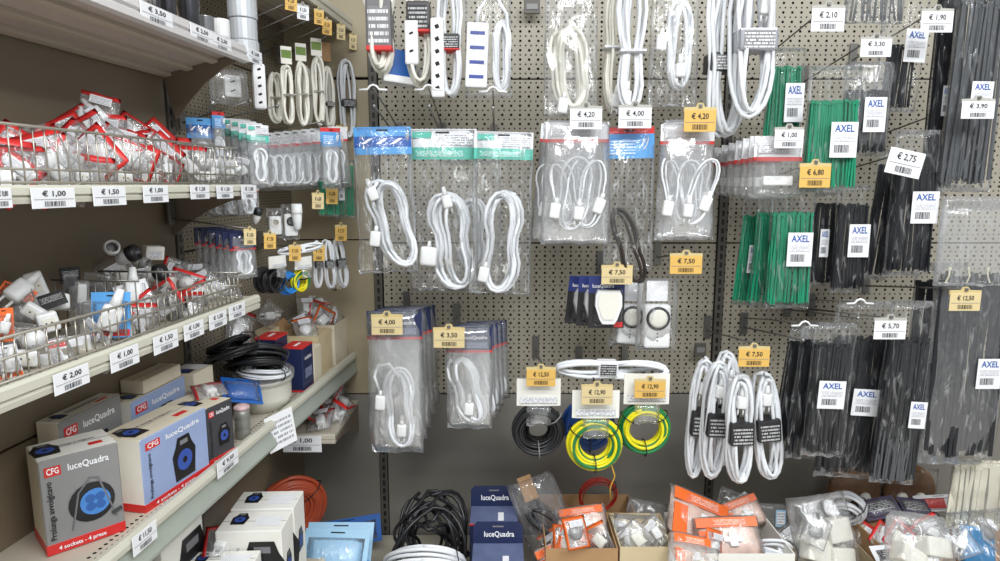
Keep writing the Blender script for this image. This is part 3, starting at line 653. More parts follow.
def pouch(label, pos, rot, s, seed, group=None, edge=RED, content='plug', name='pouch', cat='pouch', cm=WHITE):
    """small flat blister pouch with a coloured border and a white accessory inside"""
    q = rnd(seed); w_, h_ = 0.062 * s, 0.076 * s
    t = thing(name, label, cat, pos, rot, group); nx, nz = 5, 6; vs = []; fs = []; mi = []
    sides = (0, 1, 2, 1, 0)[seed % 5]
    def pt(u, v, sg):
        b = (1 - u * u) * (1 - (2 * v - 1) ** 2); return (u * w_ / 2, sg * 0.011 * s * b + 0.004 * s * noise.noise(Vector((u * 2 + seed, v * 3, 1))), (0.5 - v) * h_)
    fr = []; bk = []
    for k in range(nz + 1):
        r1 = []; r2 = []
        for i in range(nx + 1):
            u = (-1, -0.80, -0.3, 0.3, 0.80, 1)[i]; v = (0, 0.11, 0.3, 0.5, 0.7, 0.93, 1)[k]; r1.append(len(vs)); vs.append(pt(u, v, -1))
            if i in (0, nx) or k in (0, nz): r2.append(r1[-1])
            else: r2.append(len(vs)); vs.append(pt(u, v, 0.6))
        fr.append(r1); bk.append(r2)
    for k in range(nz):
        for i in range(nx):
            e = (k == 0) or (i == 0 and sides > 0) or (i == nx - 1 and sides > 1) or (k == nz - 1 and sides > 1)
            fs.append((fr[k][i], fr[k + 1][i], fr[k + 1][i + 1], fr[k][i + 1])); mi.append(1 if e else 0)
            fs.append((bk[k][i], bk[k][i + 1], bk[k + 1][i + 1], bk[k + 1][i])); mi.append(1 if (e and k == 0) else 0)
    mb = MB(); mb.v = vs; mb.f = fs; mb.m = mi
    obj('film', mb, [POUCHF, edge], t, smooth=True)
    if content == 'plug': obj('plug', plug_mb(1.15 * s).mesh('plug', cm, True), None, t, (0, 0, -0.004 * s), (0, q.random() * 2 - 1, 0))
    elif content == 'block': obj('accessory', MB().rbox((0, 0, 0), (0.028 * s, 0.014 * s, 0.034 * s), 0.005 * s), cm, t, (0, 0, -0.004 * s), (0, q.random() - 0.5, 0), True)
    elif content == 'disc': obj('accessory', MB().lathe([(0.002, -0.008 * s), (0.016 * s, -0.008 * s), (0.018 * s, 0), (0.012 * s, 0.007 * s), (0.002, 0.008 * s)], 14), cm, t, (0, 0, 0), (1.4, 0, 0), True)
    if q.random() < 0.6:
        c = obj('insert_card', MB().rbox((0, 0, 0), (w_ * 0.55, 0.0006, h_ * 0.2), 0.0002, seg=1), PAPER, t, (0, -0.0115 * s, h_ * 0.26)); obj('fine_print', MB().quad(-w_ * .25, -h_ * .08, w_ * .25, h_ * .08, -0.0007), FINE, c)
    return t

# ------------------------------------------------------------------ back wall: hooks
HK = [  # tip pixel, plane of the tip, has a white tag bar, label
 (374, 106, 1.62, 1, 'display hook with white bar above the blue-headed bag'),
 (429, 106, 1.62, 1, 'display hook with white bar above the middle teal-headed bag'),
 (493, 108, 1.62, 1, 'display hook with white bar above the outer teal-headed bag'),
 (586, 122, 1.67, 0, 'display hook behind the white tag over thin white cords'),
 (635, 121, 1.67, 0, 'display hook carrying the blue and red headed bag'),
 (700, 124, 1.67, 0, 'display hook carrying the white-headed bag beside the pouches'),
 (789, 128, 1.65, 0, 'display hook carrying the row of small white-headed pouches'),
 (815, 162, 1.63, 0, 'display hook with the yellow tag in front of green ties'),
 (876, 36, 1.63, 0, 'display hook with white tag over the tie heads bag'),
 (828, 6, 1.67, 0, 'display hook end at the top edge of the pegboard'),
 (937, 9, 1.63, 0, 'display hook carrying the narrow black tie bag'),
 (978, 99, 1.61, 0, 'long display hook crossing in front of the tall ties'),
 (906, 152, 1.61, 0, 'display hook carrying the slim black tie bag'),
 (617, 264, 1.71, 0, 'display hook carrying the white adapter cards'),
 (686, 254, 1.69, 0, 'display hook carrying the timer bags'),
 (386, 313, 1.63, 0, 'display hook carrying the long navy-headed bags'),
 (447, 328, 1.63, 0, 'display hook carrying the short navy-headed bags'),
 (543, 366, 1.65, 0, 'display hook carrying the black wire coil'),
 (597, 382, 1.61, 0, 'display hook carrying the central striped coil'),
 (650, 378, 1.65, 0, 'display hook carrying the coil beside the white bundles'),
 (753, 343, 1.63, 0, 'display hook carrying the black-banded white cords'),
 (803, 340, 1.60, 1, 'display hook with white bar over the shorter black ties'),
 (858, 318, 1.60, 1, 'display hook with white bar beside the € 5,70 tag'),
 (890, 318, 1.59, 0, 'display hook with the € 5,70 tag'),
 (965, 289, 1.57, 0, 'display hook carrying the longest black ties'),
]
for px, py, Y, b, lb in HK: hook(lb, atY(px, py, Y), NY, D - Y, bar=bool(b))

# ------------------------------------------------------------------ top row: power strips and hanks cut by the picture edge
bundle('white round-plug extension hank in a grey sleeve beside the upright', (361, -34, 396, 73), 1.72, 11, 5, (0.55, 0.46), mat('grey_sleeve', (104, 102, 104), 0.35, vary=0.2), FINEG, CREAM, 0.006, plug=None, red=True, dep=0.04)
t = bundle('white power strip hank with cord loops in a dark grey sleeve', (402, -34, 434, 88), 1.74, 12, 5, (0.42, 0.24), mat('dark_sleeve', (66, 62, 62), 0.35, vary=0.2), FINEK, CREAM, 0.0052, plug=None, red=True, dep=0.04, strip=(0.3, 0.64, 0.42, 0.36, 2, DARK))
t = bundle('white multi-socket strip hank with a black printed sleeve', (434, -20, 464, 100), 1.72, 13, 5, (0.52, 0.13), BLKBAND, FINEK, CORD, 0.005, plug=None, red=True, dep=0.04, strip=(0.12, 0.66, 0.44, 0.66, 6, DARK), pinch=0.3)
pos, w_, h_ = pbox(465, -12, 511, 97, 1.70)
t = thing('power_strip_bag', 'white power strip with four blue sockets in a clear bag', 'power strip', pos)
obj('film', pillow(w_, h_, 0.05, 14), FILM, t, smooth=True)
power_strip(t, -w_ * 0.24, -h_ * 0.62, w_ * 0.48, h_ * 0.60, 4, SOCK, -0.004, 0.04)
obj('cord', loops(4, w_ * 0.42, h_ * 0.68, 0.0046, 15, 0.2, 0.018), CORD, t, (w_ * 0.28, 0, -h_ * 0.62), smooth=True)
obj('lead', MB().tube([(-w_ * .24, -0.004, -h_ * .33), (-w_ * .20, -0.004, -h_ * .2), (-w_ * .02, -0.004, -h_ * .10), (w_ * .2, -0.004, -h_ * .10), (w_ * .40, -0.004, -h_ * .24), (w_ * .45, -0.004, -h_ * .5), (w_ * .38, -0.004, -h_ * .8)], 0.0046, 6), CORD, t, smooth=True)
pos, w_, h_ = pbox(386, 52, 416, 78, 1.78)
t = thing('blue_carton', 'small blue box hanging behind the white power strip hanks', 'box', pos, (0, 0.1, 0.3)); b_ = carton(t, w_, 0.05, h_, DBLUE, DBLUE, DBLUE); b_.location.z = -h_
obj('white_base', MB().rbox((0, 0, -h_ - 0.008), (w_ * 1.1, 0.055, 0.02), 0.005), WHITE, t)
pos, w_, h_ = pbox(418, 70, 440, 96, 1.80)
t = thing('socket_adapter', 'grey-white socket adapter hanging behind the black-sleeved hank', 'adapter', pos); obj('adapter_body', MB().rbox((0, 0, -h_ / 2), (w_, 0.04, h_), 0.012, seg=3), CREAM, t, smooth=True); obj('socket_face', MB().rbox((0, -0.021, -h_ * 0.5), (w_ * 0.5, 0.002, h_ * 0.2), 0.001), DARK, t)

# ------------------------------------------------------------------ three large headed cord bags
cord_bag('blue-headed clear bag with white extension cord nearest the upright', (354, 127, 410, 272), 1.69, 'blue', 27, 6, 0.0050, 21, (0.62, 0.66, 0.86, 0.62), rot=(0, -0.02, 0.05), film=FILM3, plug=(0.30, 0.45, -20), sock=(0.30, 0.76, 8), slant=-0.20, pinch=0.30)
cord_bag('teal-headed clear bag with white cord and large round-shouldered socket', (409, 129, 476, 290), 1.735, 'teal', 30, 7, 0.0050, 22, (0.64, 0.69, 0.78, 0.62), film=FILM3, plug=(0.56, 0.44, -15), sock=(0.27, 0.78, 6), sockm=SOCKB, slant=-0.10, pinch=0.42)
cord_bag('teal-headed clear bag with white cord and narrow socket', (475, 132, 533, 293), 1.69, 'teal', 27, 6, 0.0050, 23, (0.52, 0.68, 0.84, 0.66), film=FILM3, rot=(0, 0.03, -0.04), sock=(0.22, 0.88, 10), slant=0.02, pinch=0.4)
p = cord_bag('clear bag of cord tucked behind the teal-headed bags', (440, 160, 500, 282), 1.80, None, 8, 6, 0.005, 24, (0.5, 0.6, 0.6, 0.6), film=FILM3)

# ------------------------------------------------------------------ upper middle: unheaded bags and hanks above the € 4 tags
cord_bag('tall clear bag of cream cord over the first € 4,20 tag', (546, -22, 598, 116), 1.74, None, 5, 7, 0.0056, 31, (0.5, 0.66, 0.80, 0.62), cm=CREAM, film=FILM2, sock=(0.35, 0.93, 8), pinch=0.15, slant=-0.1)
bundle('pair of white cord loops hanging over the € 4,00 tag', (616, -34, 653, 112), 1.72, 32, 6, (0.58, 0.02), CORD, FINE, CORD, 0.0052, plug=(0.35, 0.9), pinch=0.5, dep=0.03)
bundle('thin white cord loops beside the € 4,00 tag', (600, -24, 636, 118), 1.77, 33, 5, (0.5, 0.02), CORD, FINE, CREAM, 0.0046, plug=(0.5, 0.88), pinch=0.4)
cord_bag('clear bag of white cord with a socket over the yellow € 4,20 tag', (653, -20, 700, 106), 1.74, None, 5, 5, 0.0056, 34, (0.62, 0.52, 0.58, 0.72), film=FILM3, sock=(0.20, 0.50, 4), plug=(0.62, 0.72, 0), pinch=0.15)
t = bundle('large thick white cable hank in a silver sleeve', (733, -40, 785, 120), 1.66, 35, 8, (0.50, 0.14), BAND, FINEG, CORD, 0.0060, pinch=0.12, dep=0.05, plug=(0.62, 0.30))
t = bundle('white cable hank in a black and silver sleeve behind the thick one', (704, -36, 757, 142), 1.74, 36, 10, (0.55, 0.11), BLKBAND, FINEG, CORD, 0.0058, pinch=0.20, dep=0.05, plug=None)

# ------------------------------------------------------------------ thin-cord bags under the € 4 tags, each hook several deep
def thin_bag(label, box, Y, hd, hh, seed, group=None, rot=(0, 0, 0), cm=CORD, film=FILMV, taper=0.12, rich=True):
    pos, w_, h_ = pbox(*box, Y); t = thing('thin_cord_bag', label, 'cable bag', pos, rot, group)
    wh = w_ * 0.86; header(t, hd, wh, hh * mpp(pos)); q = rnd(seed)
    obj('film', pillow(wh, h_, 0.045, seed, 16, 24, 0.004, taper=taper), film, t, smooth=True)
    if rich:
        for k in range(3):
            obj('cord', loops(2, w_ * (0.40 + 0.15 * q.random()), h_ * (0.50 + 0.22 * q.random()), 0.0028, seed + k, 0.2, 0.012, slant=(q.random() - 0.5) * 0.6), cm, t, ((k - 1) * w_ * 0.20, -0.012, -h_ * 0.58), smooth=True)
        obj('plug', PLUG, None, t, (w_ * 0.02, -0.02, -h_ * 0.74), (0, 0.1, 0)); obj('socket', SOCKM, None, t, (-w_ * 0.30, -0.018, -h_ * 0.72), (0, 0.15, 0)); obj('switch', SOCKM, None, t, (w_ * 0.30, -0.018, -h_ * 0.68), (0, 0.35, 0))
    return t
thin_bag('white-headed bag of thin white cords under the white € 4,20 tag', (541, 122, 614, 244), 1.69, 'whitered', 20, 41)
G = 'white-headed cord bags deeper on their hook'
for k in range(3): thin_bag('white-headed thin cord bag hanging deeper on the € 4,20 hook', (537 + k * 3, 125 - k * 2, 604 + k * 2, 243 - k * 4), 1.75 + k * 0.06, 'whitered', 18, 42 + k, G, (0, 0.06, -0.08), rich=(k < 2))
t = thin_bag('blue and red headed bag with thin dark brown cord', (600, 127, 658, 270), 1.70, 'bluered', 31, 46, film=FILM3, taper=0.0, rich=False, rot=(0, -0.02, 0))
obj('cord', loops(3, 0.075, 0.21, 0.0042, 47, 0.3, 0.014, slant=-0.30), BROWNCORD, t, (0.0, -0.006, -0.31), smooth=True)
thin_bag('white-headed bag of thin white cords under the yellow € 4,20 tag', (657, 124, 719, 240), 1.69, 'whitered', 20, 51)
for k in range(2): thin_bag('white-headed thin cord bag hanging deeper behind the yellow € 4,20 tag', (660 + k * 2, 122 - k * 3, 712, 236 - k * 4), 1.76 + k * 0.07, 'whitered', 18, 52 + k, 'white-headed cord bags behind the yellow tag', (0, -0.05, 0.06))

# ------------------------------------------------------------------ row of small white-headed pouches
def small_pouch(label, box, Y, seed, group=None, rot=(0, 0, 0)):
    pos, w_, h_ = pbox(*box, Y); t = thing('small_accessory_bag', label, 'accessory bag', pos, rot, group); header(t, 'whitered', w_, h_ * 0.40)
    obj('film', pillow(w_, h_, 0.03, seed, 8, 10), FILM2, t, smooth=True); obj('accessory', MB().rbox((0, -0.004, -h_ * 0.72), (w_ * 0.62, 0.018, h_ * 0.16), 0.005), WHITE, t, smooth=True); return t
small_pouch('foremost small white-headed pouch with a white connector under the € 1,00 tag', (755, 136, 803, 198), 1.66, 61)
for k in range(6):
    small_pouch('small white-headed pouch in the row behind the € 1,00 tag', (748 - k * 7, 137 + k * 2.2, 786 - k * 8, 200 - k * 1), 1.69 + k * 0.045, 62 + k, 'small white-headed pouches in a row', (0, 0.03, 0.25))

# ------------------------------------------------------------------ green tie bags
tie_bag('clear bag of green cable ties behind the € 1,00 tag', (768, 48, 806, 150), 1.74, GREEN, 26, 71, (785, 84, 804, 122), 0.18)
tie_bag('upper bag of green cable ties behind the yellow € 6,80 tag', (810, 66, 863, 192), 1.66, GREEN, 44, 72, (832, 122, 859, 157), 0.27, tw=0.0038)
tie_bag('foremost lower bag of green cable ties with a square label', (772, 188, 817, 308), 1.68, GREEN, 36, 73, (788, 231, 813, 265), 0.20, fan=0.03)
tie_bag('second lower bag of green cable ties, label half hidden', (756, 192, 792, 306), 1.73, GREEN, 28, 74, (774, 238, 787, 269), 0.18, rot=(0, 0.04, 0.3))
tie_bag('rear lower bag of green cable ties at the fan end', (741, 196, 775, 305), 1.78, GREEN, 26, 75, (748, 244, 757, 272), 0.18, rot=(0, 0.08, 0.4))
# ------------------------------------------------------------------ black tie bags
tie_bag('black tie bag behind the lower green ties', (815, 192, 842, 286), 1.76, BTIE, 24, 81, (820, 228, 829, 256), 0.12)
tie_bag('black tie bag with white label right of the lower green ties', (838, 185, 871, 292), 1.71, BTIE, 32, 82, (849, 223, 870, 256), 0.18)
tie_bag('empty-topped clear bag of black tie heads with a label', (846, 62, 894, 156), 1.70, BTIE, 30, 83, (864, 98, 886, 132), 0.30, film=FILM2)
tie_bag('crumpled clear bag at the top edge beside the € 2,10 tag', (847, -30, 907, 24), 1.70, GTIE, 12, 84, None, 0.05, film=FILM2)
tie_bag('narrow black tie bag with a beige label under the € 1,90 tag', (886, -10, 932, 112), 1.72, BTIE, 20, 85, (908, 30, 930, 62), 0.45, wfrac=0.55, rot=(0, 0.05, 0))
tie_bag('tall black tie bag behind the grey ties at the picture edge', (941, -30, 972, 196), 1.72, BTIE, 26, 86, (950, 84, 957, 114), 0.10, tw=0.0045)
tie_bag('tall bag of grey ties under the € 3,90 tag', (962, -30, 1018, 192), 1.66, GTIE, 30, 87, (981, 80, 1003, 110), 0.12, tw=0.006, rot=(0, 0.02, 0))
tie_bag('slim black tie bag with the tilted € 2,75 tag', (896, 130, 942, 276), 1.66, BTIE, 34, 88, (914, 190, 941, 222), 0.26)
tie_bag('slim black tie bag half hidden behind the € 2,75 one', (878, 150, 912, 280), 1.72, BTIE, 24, 89, (898, 190, 903, 220), 0.12, rot=(0, 0.08, 0.2))
G = 'shorter black tie bags on one hook'
tie_bag('shorter black tie bag in front with the label facing out', (815, 322, 858, 456), 1.61, BTIE, 34, 91, (822, 377, 849, 406), 0.16, fan=0.04, rot=(0, 0.03, 0))
tie_bag('shorter black tie bag second in its fan', (800, 322, 836, 458), 1.66, BTIE, 26, 92, (819, 364, 828, 392), 0.13, rot=(0, 0.07, 0.2))
tie_bag('shorter black tie bag at the back of its fan', (788, 326, 822, 444), 1.71, BTIE, 24, 93, (806, 372, 811, 398), 0.13, rot=(0, 0.10, 0.3))
tie_bag('long black tie bag under the € 5,70 tag with a tilted label', (838, 300, 896, 478), 1.68, BTIE, 40, 94, (863, 384, 890, 412), 0.20, tw=0.0045, rot=(0, 0.06, 0))
tie_bag('long tie bag fading to clear grey tips beside the € 5,70 tag', (893, 300, 936, 484), 1.62, BTIE, 34, 95, (920, 396, 936, 424), 0.20, tw=0.0045, rot=(0, 0.03, -0.1), m2=GTIE)
tie_bag('broad black tie bag behind the beige € 12,50 tag', (916, 262, 968, 440), 1.745, BTIE, 26, 96, (935, 331, 952, 360), 0.10, tw=0.007)
tie_bag('longest black tie bag at the picture edge', (944, 200, 1024, 464), 1.66, BTIE, 26, 97, (991, 352, 1016, 384), 0.27, tw=0.0095, fan=-0.03, film=FILM2)
tie_bag('empty clear bag top hanging over the longest ties', (942, 196, 1012, 286), 1.63, WTIE, 2, 98, None, 0.80, film=FILM)
t = tie_bag('bundle of white cable ties standing low by the picture edge', (952, 462, 1012, 532), 1.72, WTIE, 16, 99, None, 0.02, tw=0.010, film=FILM2)

# ------------------------------------------------------------------ adapters on navy cards, timers in bags
for k, lb in ((2, 'rearmost of the three navy blister cards with adapters'), (1, 'middle one of the three navy blister cards with adapters'), (0, 'foremost navy blister card with a white rounded adapter')):
    pos, w_, h_ = pbox(589 - k * 10, 276 + k * 0.5, 625 - k * 9, 328 - k * 2, 1.73 + k * 0.045); t = thing('adapter_card', lb, 'adapter pack', pos, (0, 0.05 * k, 0.10 * k))
    c = obj('card', card_mb(w_, [(h_ * 0.32, 0), (h_ * 0.68, 1)], 0.001), [mat('blue_purple_card', (44, 56, 116), 0.4), BLKBAND], t)
    lettering(c, 'luceQuadra', h_ * 0.10, WHITEINK, -w_ * 0.1, -h_ * 0.19, -0.002, fit=w_ * 0.6); obj('printed_mark', MB().quad(w_ * .22, -h_ * .98, w_ * .46, -h_ * .88, -0.0016), REDINK, c)
    prof = [(-0.36, -0.36), (-0.30, -0.26), (0.30, -0.26), (0.36, -0.36), (0.37, -0.55), (0.24, -0.82), (0.16, -0.90), (-0.16, -0.90), (-0.24, -0.82), (-0.37, -0.55)]
    ab = obj('adapter', MB().prism([(x * w_ + w_ * 0.04, z * h_) for x, z in prof], -0.018, -0.001), WHITE, t)
    obj('adapter_face', MB().prism([(x * w_ * 0.8 + w_ * 0.04, (z + 0.58) * h_ * 0.78 - 0.56 * h_) for x, z in prof], -0.021, -0.018), CREAM, ab)
    obj('blister', pillow(w_ * 0.86, h_ * 0.72, 0.036, 60 + k, 6, 8, 0.001), FILM, t, (w_ * 0.04, 0, -h_ * 0.24), smooth=True)
def timer(label, box, Y, seed, rot=(0, 0, 0)):
    pos, w_, h_ = pbox(*box, Y); t = thing('timer_bag', label, 'timer pack', pos, rot); obj('film', pillow(w_, h_, 0.055, seed), FILM3, t, smooth=True)
    obj('insert_card', card_mb(w_ * 0.52, [(h_ * 0.28, 0)], 0.0008), [PAPER], t, (0, 0.004, -h_ * 0.04))
    b_ = obj('timer_body', MB().rbox((0, 0, 0), (w_ * 0.66, 0.034, h_ * 0.60), 0.010, seg=3), WHITE, t, (0.0, 0, -h_ * 0.66), smooth=True)
    rr = w_ * 0.25; M_ = Matrix.Translation((0, -0.017, h_ * 0.12)) @ Matrix.Rotation(math.pi / 2, 4, 'X')
    obj('dial_ring', MB().lathe([(rr * 1.18, 0), (rr * 1.18, 0.004), (rr * 1.0, 0.006), (rr * 0.9, 0.004)], 24, M=M_), BLACK, b_, smooth=True); obj('dial', MB().lathe([(rr * 0.93, 0), (rr * 0.93, 0.005), (rr * 0.7, 0.007), (0.001, 0.007)], 24, M=M_), CREAM, b_, smooth=True)
    for i in range(3): obj('mark', MB().rbox((0, -0.0172, -h_ * (0.09 + i * 0.05)), (w_ * 0.03, 0.001, h_ * 0.02), 0.0003, seg=1), DARK, b_)
timer('foremost white dial timer in a clear bag', (638, 278, 678, 350), 1.72, 101); timer('white dial timer half hidden behind the other timer', (616, 280, 654, 346), 1.785, 102, (0, 0.10, 0.1))
# small black bits on the pegboard
pos, w_, h_ = pbox(695, 343, 706, 356, 1.96); t = thing('price_channel', 'tiny dark label clip on the pegboard beside the white bundles', 'clip', pos); obj('clip_body', MB().rbox((0, 0, -h_ / 2), (w_, 0.01, h_), 0.002), UPR, t); obj('clip_window', MB().rbox((0, -0.006, -h_ / 2), (w_ * 0.7, 0.002, h_ * 0.4), 0.0005), GREYB, t)
pos, w_, h_ = pbox(524, 0, 540, 14, 1.96); t = thing('price_channel', 'small grey label clip at the top edge of the pegboard', 'clip', pos); obj('clip_body', MB().rbox((0, 0, -h_ / 2), (w_, 0.01, h_), 0.002), UPR, t); obj('clip_window', MB().rbox((0, -0.006, -h_ / 2), (w_ * 0.7, 0.002, h_ * 0.4), 0.0005), GREYB, t)

# ------------------------------------------------------------------ navy-headed bags
def navy_bag(label, box, Y, hh, seed, group=None, coil=(0.57, 0.68, 0.72, 0.58), rot=(0, 0, 0), sock=True, film=FILMV):
    pos, w_, h_ = pbox(*box, Y); t = thing('navy_header_bag', label, 'cable bag', pos, rot, group); header(t, 'navy', w_, hh * mpp(pos)); obj('film', pillow(w_, h_, 0.04, seed), film, t, smooth=True)
    cx, cy, cw, ch = coil
    if sock is not None:
        obj('cord', loops(4, cw * w_, ch * h_, 0.0046, seed, 0.35, 0.016, slant=-0.04 if sock else -0.25), CORD, t, ((cx - 0.5) * w_, -0.003, -cy * h_), smooth=True)
        obj('plug', PLUG, None, t, ((cx - 0.47) * w_, -0.010, -(cy + ch * 0.26) * h_), (0, 0.05, 0))
        if sock: obj('socket', SOCKM, None, t, (-w_ * 0.28, -0.012, -h_ * 0.63), (0, 0.08, 0)); obj('lead', MB().tube([(-w_ * .28, -0.01, -h_ * .55), (-w_ * .38, -0.01, -h_ * .45), (-w_ * .30, -0.01, -h_ * .37), (-w_ * .1, -0.01, -h_ * .36), (w_ * .08, -0.01, -h_ * .46)], 0.0044, 6), CORD, t, smooth=True)
    return t
navy_bag('foremost long navy-headed bag with white cord under the € 4,00 tag', (367, 311, 421, 452), 1.645, 29, 111)
for k in range(4): navy_bag('long navy-headed bag deeper on the € 4,00 hook', (371 + k * 4, 310 - k * 1.5, 421 + k * 4.5, 440 - k * 12), 1.71 + k * 0.06, 27, 112 + k, 'long navy-headed bags behind the first', coil=(0.66, 0.72, 0.4, 0.5), rot=(0, -0.03, 0.02), sock=False if k in (0, 3) else None)
navy_bag('foremost short navy-headed bag with white cord under the € 3,50 tag', (446, 327, 492, 428), 1.645, 26, 121, coil=(0.46, 0.62, 0.74, 0.66), sock=False, rot=(0, 0.0, 0))
for k in range(4): navy_bag('short navy-headed bag deeper on the € 3,50 hook', (452 + k * 5, 325 - k * 1.5, 493 + k * 4.5, 420 - k * 7), 1.70 + k * 0.06, 25, 122 + k, 'short navy-headed bags behind the first', coil=(0.70, 0.62, 0.36, 0.6), rot=(0, -0.04, 0.02), sock=False)

# ------------------------------------------------------------------ wire coils on header cards
def coil_at(px, py, Y, Rpx): p = atY(px, py, Y); return p, Rpx * mpp(p)
p, r_ = coil_at(538, 430, 1.67, 28); wire_coil('black wire coil hanging from a white header card', p, r_, [BLKW], 131, 26, 0.27, head=(0.118, 0.075), bands=2, band_m=GREYB)
p, r_ = coil_at(594, 443, 1.63, 29); t = wire_coil('yellow and green striped wire coil, the lower central one', p, r_, [YEL, GRN], 132, 34, 0.27, head=(0.124, 0.075), bands=3)
obj('wire_tail', MB().tube([(r_ * 0.6, 0, -r_ * 0.75), (r_ * 0.75, 0.0, -r_ * 1.2), (r_ * 0.62, 0.01, -r_ * 1.7), (r_ * 0.68, 0.02, -r_ * 2.2)], 0.0022, 5), mat('ochre_wire', (206, 160, 60), 0.4), t, smooth=True)
p, r_ = coil_at(644, 428, 1.67, 27.5); wire_coil('yellow and green striped wire coil beside the white bundles', p, r_, [YEL, GRN], 133, 34, 0.27, head=(0.122, 0.085), bands=3)
p, r_ = coil_at(588, 424, 1.76, 28); wire_coil('blue wire coil hanging behind the lower striped coil', p, r_, [BLU, BLU], 134, 26, 0.40, bands=2)
p, r_ = coil_at(538, 428, 1.76, 25); wire_coil('second black wire coil behind the front black one', p, r_, [BLKW], 135, 14, 0.36, bands=1)
p = atY(611, 368, 1.70); t = thing('cord_bundle', 'white cord hank lying level across the coil hooks', 'cord bundle', p, (0, 0.02, 0)); s = mpp(p)
obj('cord', loops(5, 22 * s, 116 * s, 0.0058, 136, 0.30, 0.03), CORD, t, (0, 0, 0), (0, math.pi / 2, 0), True)
sl = obj('sleeve', MB().rbox((0, 0, 0), (20 * s, 0.05, 15 * s), 0.006), PAPER, t, (-4 * s, 0, 0)); obj('fine_print', MB().quad(-8 * s, -6 * s, 8 * s, 6 * s, -0.0258), FINEK, sl)
# ------------------------------------------------------------------ white hanks with black sleeves
for k, (bx, Y, sd, lb) in enumerate([
  ((724, 372, 757, 485), 1.655, 141, 'foremost white cord hank with a black sleeve under the € 7,50 tag'), ((748, 370, 780, 481), 1.69, 142, 'white cord hank with a black sleeve, outermost beside the tie bags'),
  ((706, 360, 736, 479), 1.72, 143, 'white cord hank with a black sleeve second from the coils'), ((693, 356, 719, 480), 1.77, 144, 'white cord hank with a black sleeve nearest the coils'), ((716, 352, 744, 470), 1.79, 145, 'white cord hank half hidden behind the other black-sleeved ones')]):
    bundle(lb, bx, Y, sd, 6, (0.52, 0.20), BLKBAND, FINEK, CORD, 0.0052, (0, (-0.04, -0.10, 0.03, 0.06, 0)[k], 0), 'white cord hanks with black sleeves', (0.5, 0.25), pinch=0.12, dep=0.034)

# ------------------------------------------------------------------ left bay, topmost shelf: tapes and wrapped rolls
def on_shelf(px, v, z, py=200):
    p = atV(px, py, v); u = (p - LO).dot(LU); return LP(u, v, z)
def roll(label, px, v, z, rpx, hs, m, core=True, name='tape_roll', group=None, py=30):
    p = on_shelf(px, v, z, py); s = mpp(p); r = rpx * s; t = thing(name, label, 'tape roll', p, 0, group)
    for i, h_ in enumerate(hs):
        z0 = sum(hs[:i]); k = 1 - 0.06 * (i % 2)
        obj('winding', MB().lathe([(r * 0.55, z0), (r * k * 0.97, z0), (r * k, z0 + 0.002), (r * k, z0 + h_ - 0.003), (r * k * 0.97, z0 + h_ - 0.001), (r * 0.55, z0 + h_ - 0.001), (r * 0.55, z0)], 20), m, t, smooth=False)
    if core: obj('core', MB().lathe([(r * 0.50, 0), (r * 0.54, 0), (r * 0.54, sum(hs)), (r * 0.50, sum(hs)), (r * 0.50, 0)], 18), CARDB, t)
    return t
Z1 = 1.772
roll('tall stack of pale grey tape at the outer end of the topmost shelf', 244, 0.13, Z1, 14, (0.040, 0.046, 0.05), SILV, py=40)
roll('short white tape pair beside the tall grey stack', 221, 0.14, Z1, 9, (0.022, 0.036), WHITE, py=30)
roll('short dark silver tape beside the white tape pair', 206, 0.14, Z1, 8, (0.050,), mat('dark_silver_tape', (128, 128, 130), 0.25, 0.4), py=30)
FOIL = mat('dark_foil', (70, 70, 74), 0.2, 0.6, 0.4, 60)
for px, rp, lb in ((189, 10, 'wide dark foil-wrapped roll on the topmost shelf'), (168, 8, 'middle dark foil-wrapped roll on the topmost shelf'), (155, 6, 'narrow dark foil-wrapped roll on the topmost shelf')):
    p = on_shelf(px, 0.15, Z1, 10); r = rp * mpp(p); t = thing('wrapped_roll', lb, 'wrapped roll', p)
    obj('wrapped_body', MB().lathe([(r * 0.8, 0), (r, 0.004), (r * 0.95, 0.03), (r * 1.02, 0.05), (r * 0.94, 0.075), (r, 0.10), (r * 0.7, 0.115)], 14), FOIL, t, smooth=True); obj('twist', MB().lathe([(r * 0.5, 0.112), (r * 0.2, 0.125), (r * 0.4, 0.14)], 10), FOIL, t, smooth=True)
p = on_shelf(141, 0.15, Z1, 5); t = pouch('red pouch lying on the topmost shelf beside the wrapped rolls', p + Vector((0, 0, 0.022)), (0.9, 0, 0.6), 0.7, 3)

# ------------------------------------------------------------------ pouches in the upper basket
def put_pouch(px, py, v, s, seed, label, group=None, edge=RED, content='plug', rx=None, ry=None, dz=0.0, cm=WHITE):
    q = rnd(seed * 7 + 1); p = atV(px, py, v)
    return pouch(label, p, (rx if rx is not None else q.uniform(-0.7, 0.5), ry if ry is not None else q.uniform(-1.3, 1.3), face(p) + dz + q.uniform(-0.5, 0.5)), s, seed, group, edge, content, cm=cm)
GP = 'red-edged pouches in the upper basket'
put_pouch(98, 113, 0.07, 0.92, 200, 'topmost red-edged pouch crowning the upper basket pile', GP, rx=-0.35, ry=0.25, dz=-0.2)
put_pouch(84, 124, 0.06, 0.9, 201, 'red-edged pouch leaning just below the topmost one', GP, rx=-0.5, ry=0.9)
put_pouch(132, 132, 0.06, 0.85, 202, 'red-edged pouch sloping down beside the topmost one', GP, rx=-0.4, ry=-0.9)
put_pouch(190, 165, 0.13, 0.95, 203, 'upright square red-edged pouch near the corner end of the upper basket', GP, rx=-0.1, ry=0.08)
put_pouch(43, 160, 0.14, 1.0, 204, 'red-banded pouch pressed against the wires in the upper basket', GP, rx=-0.1, ry=-0.25, content='disc')
k = 205
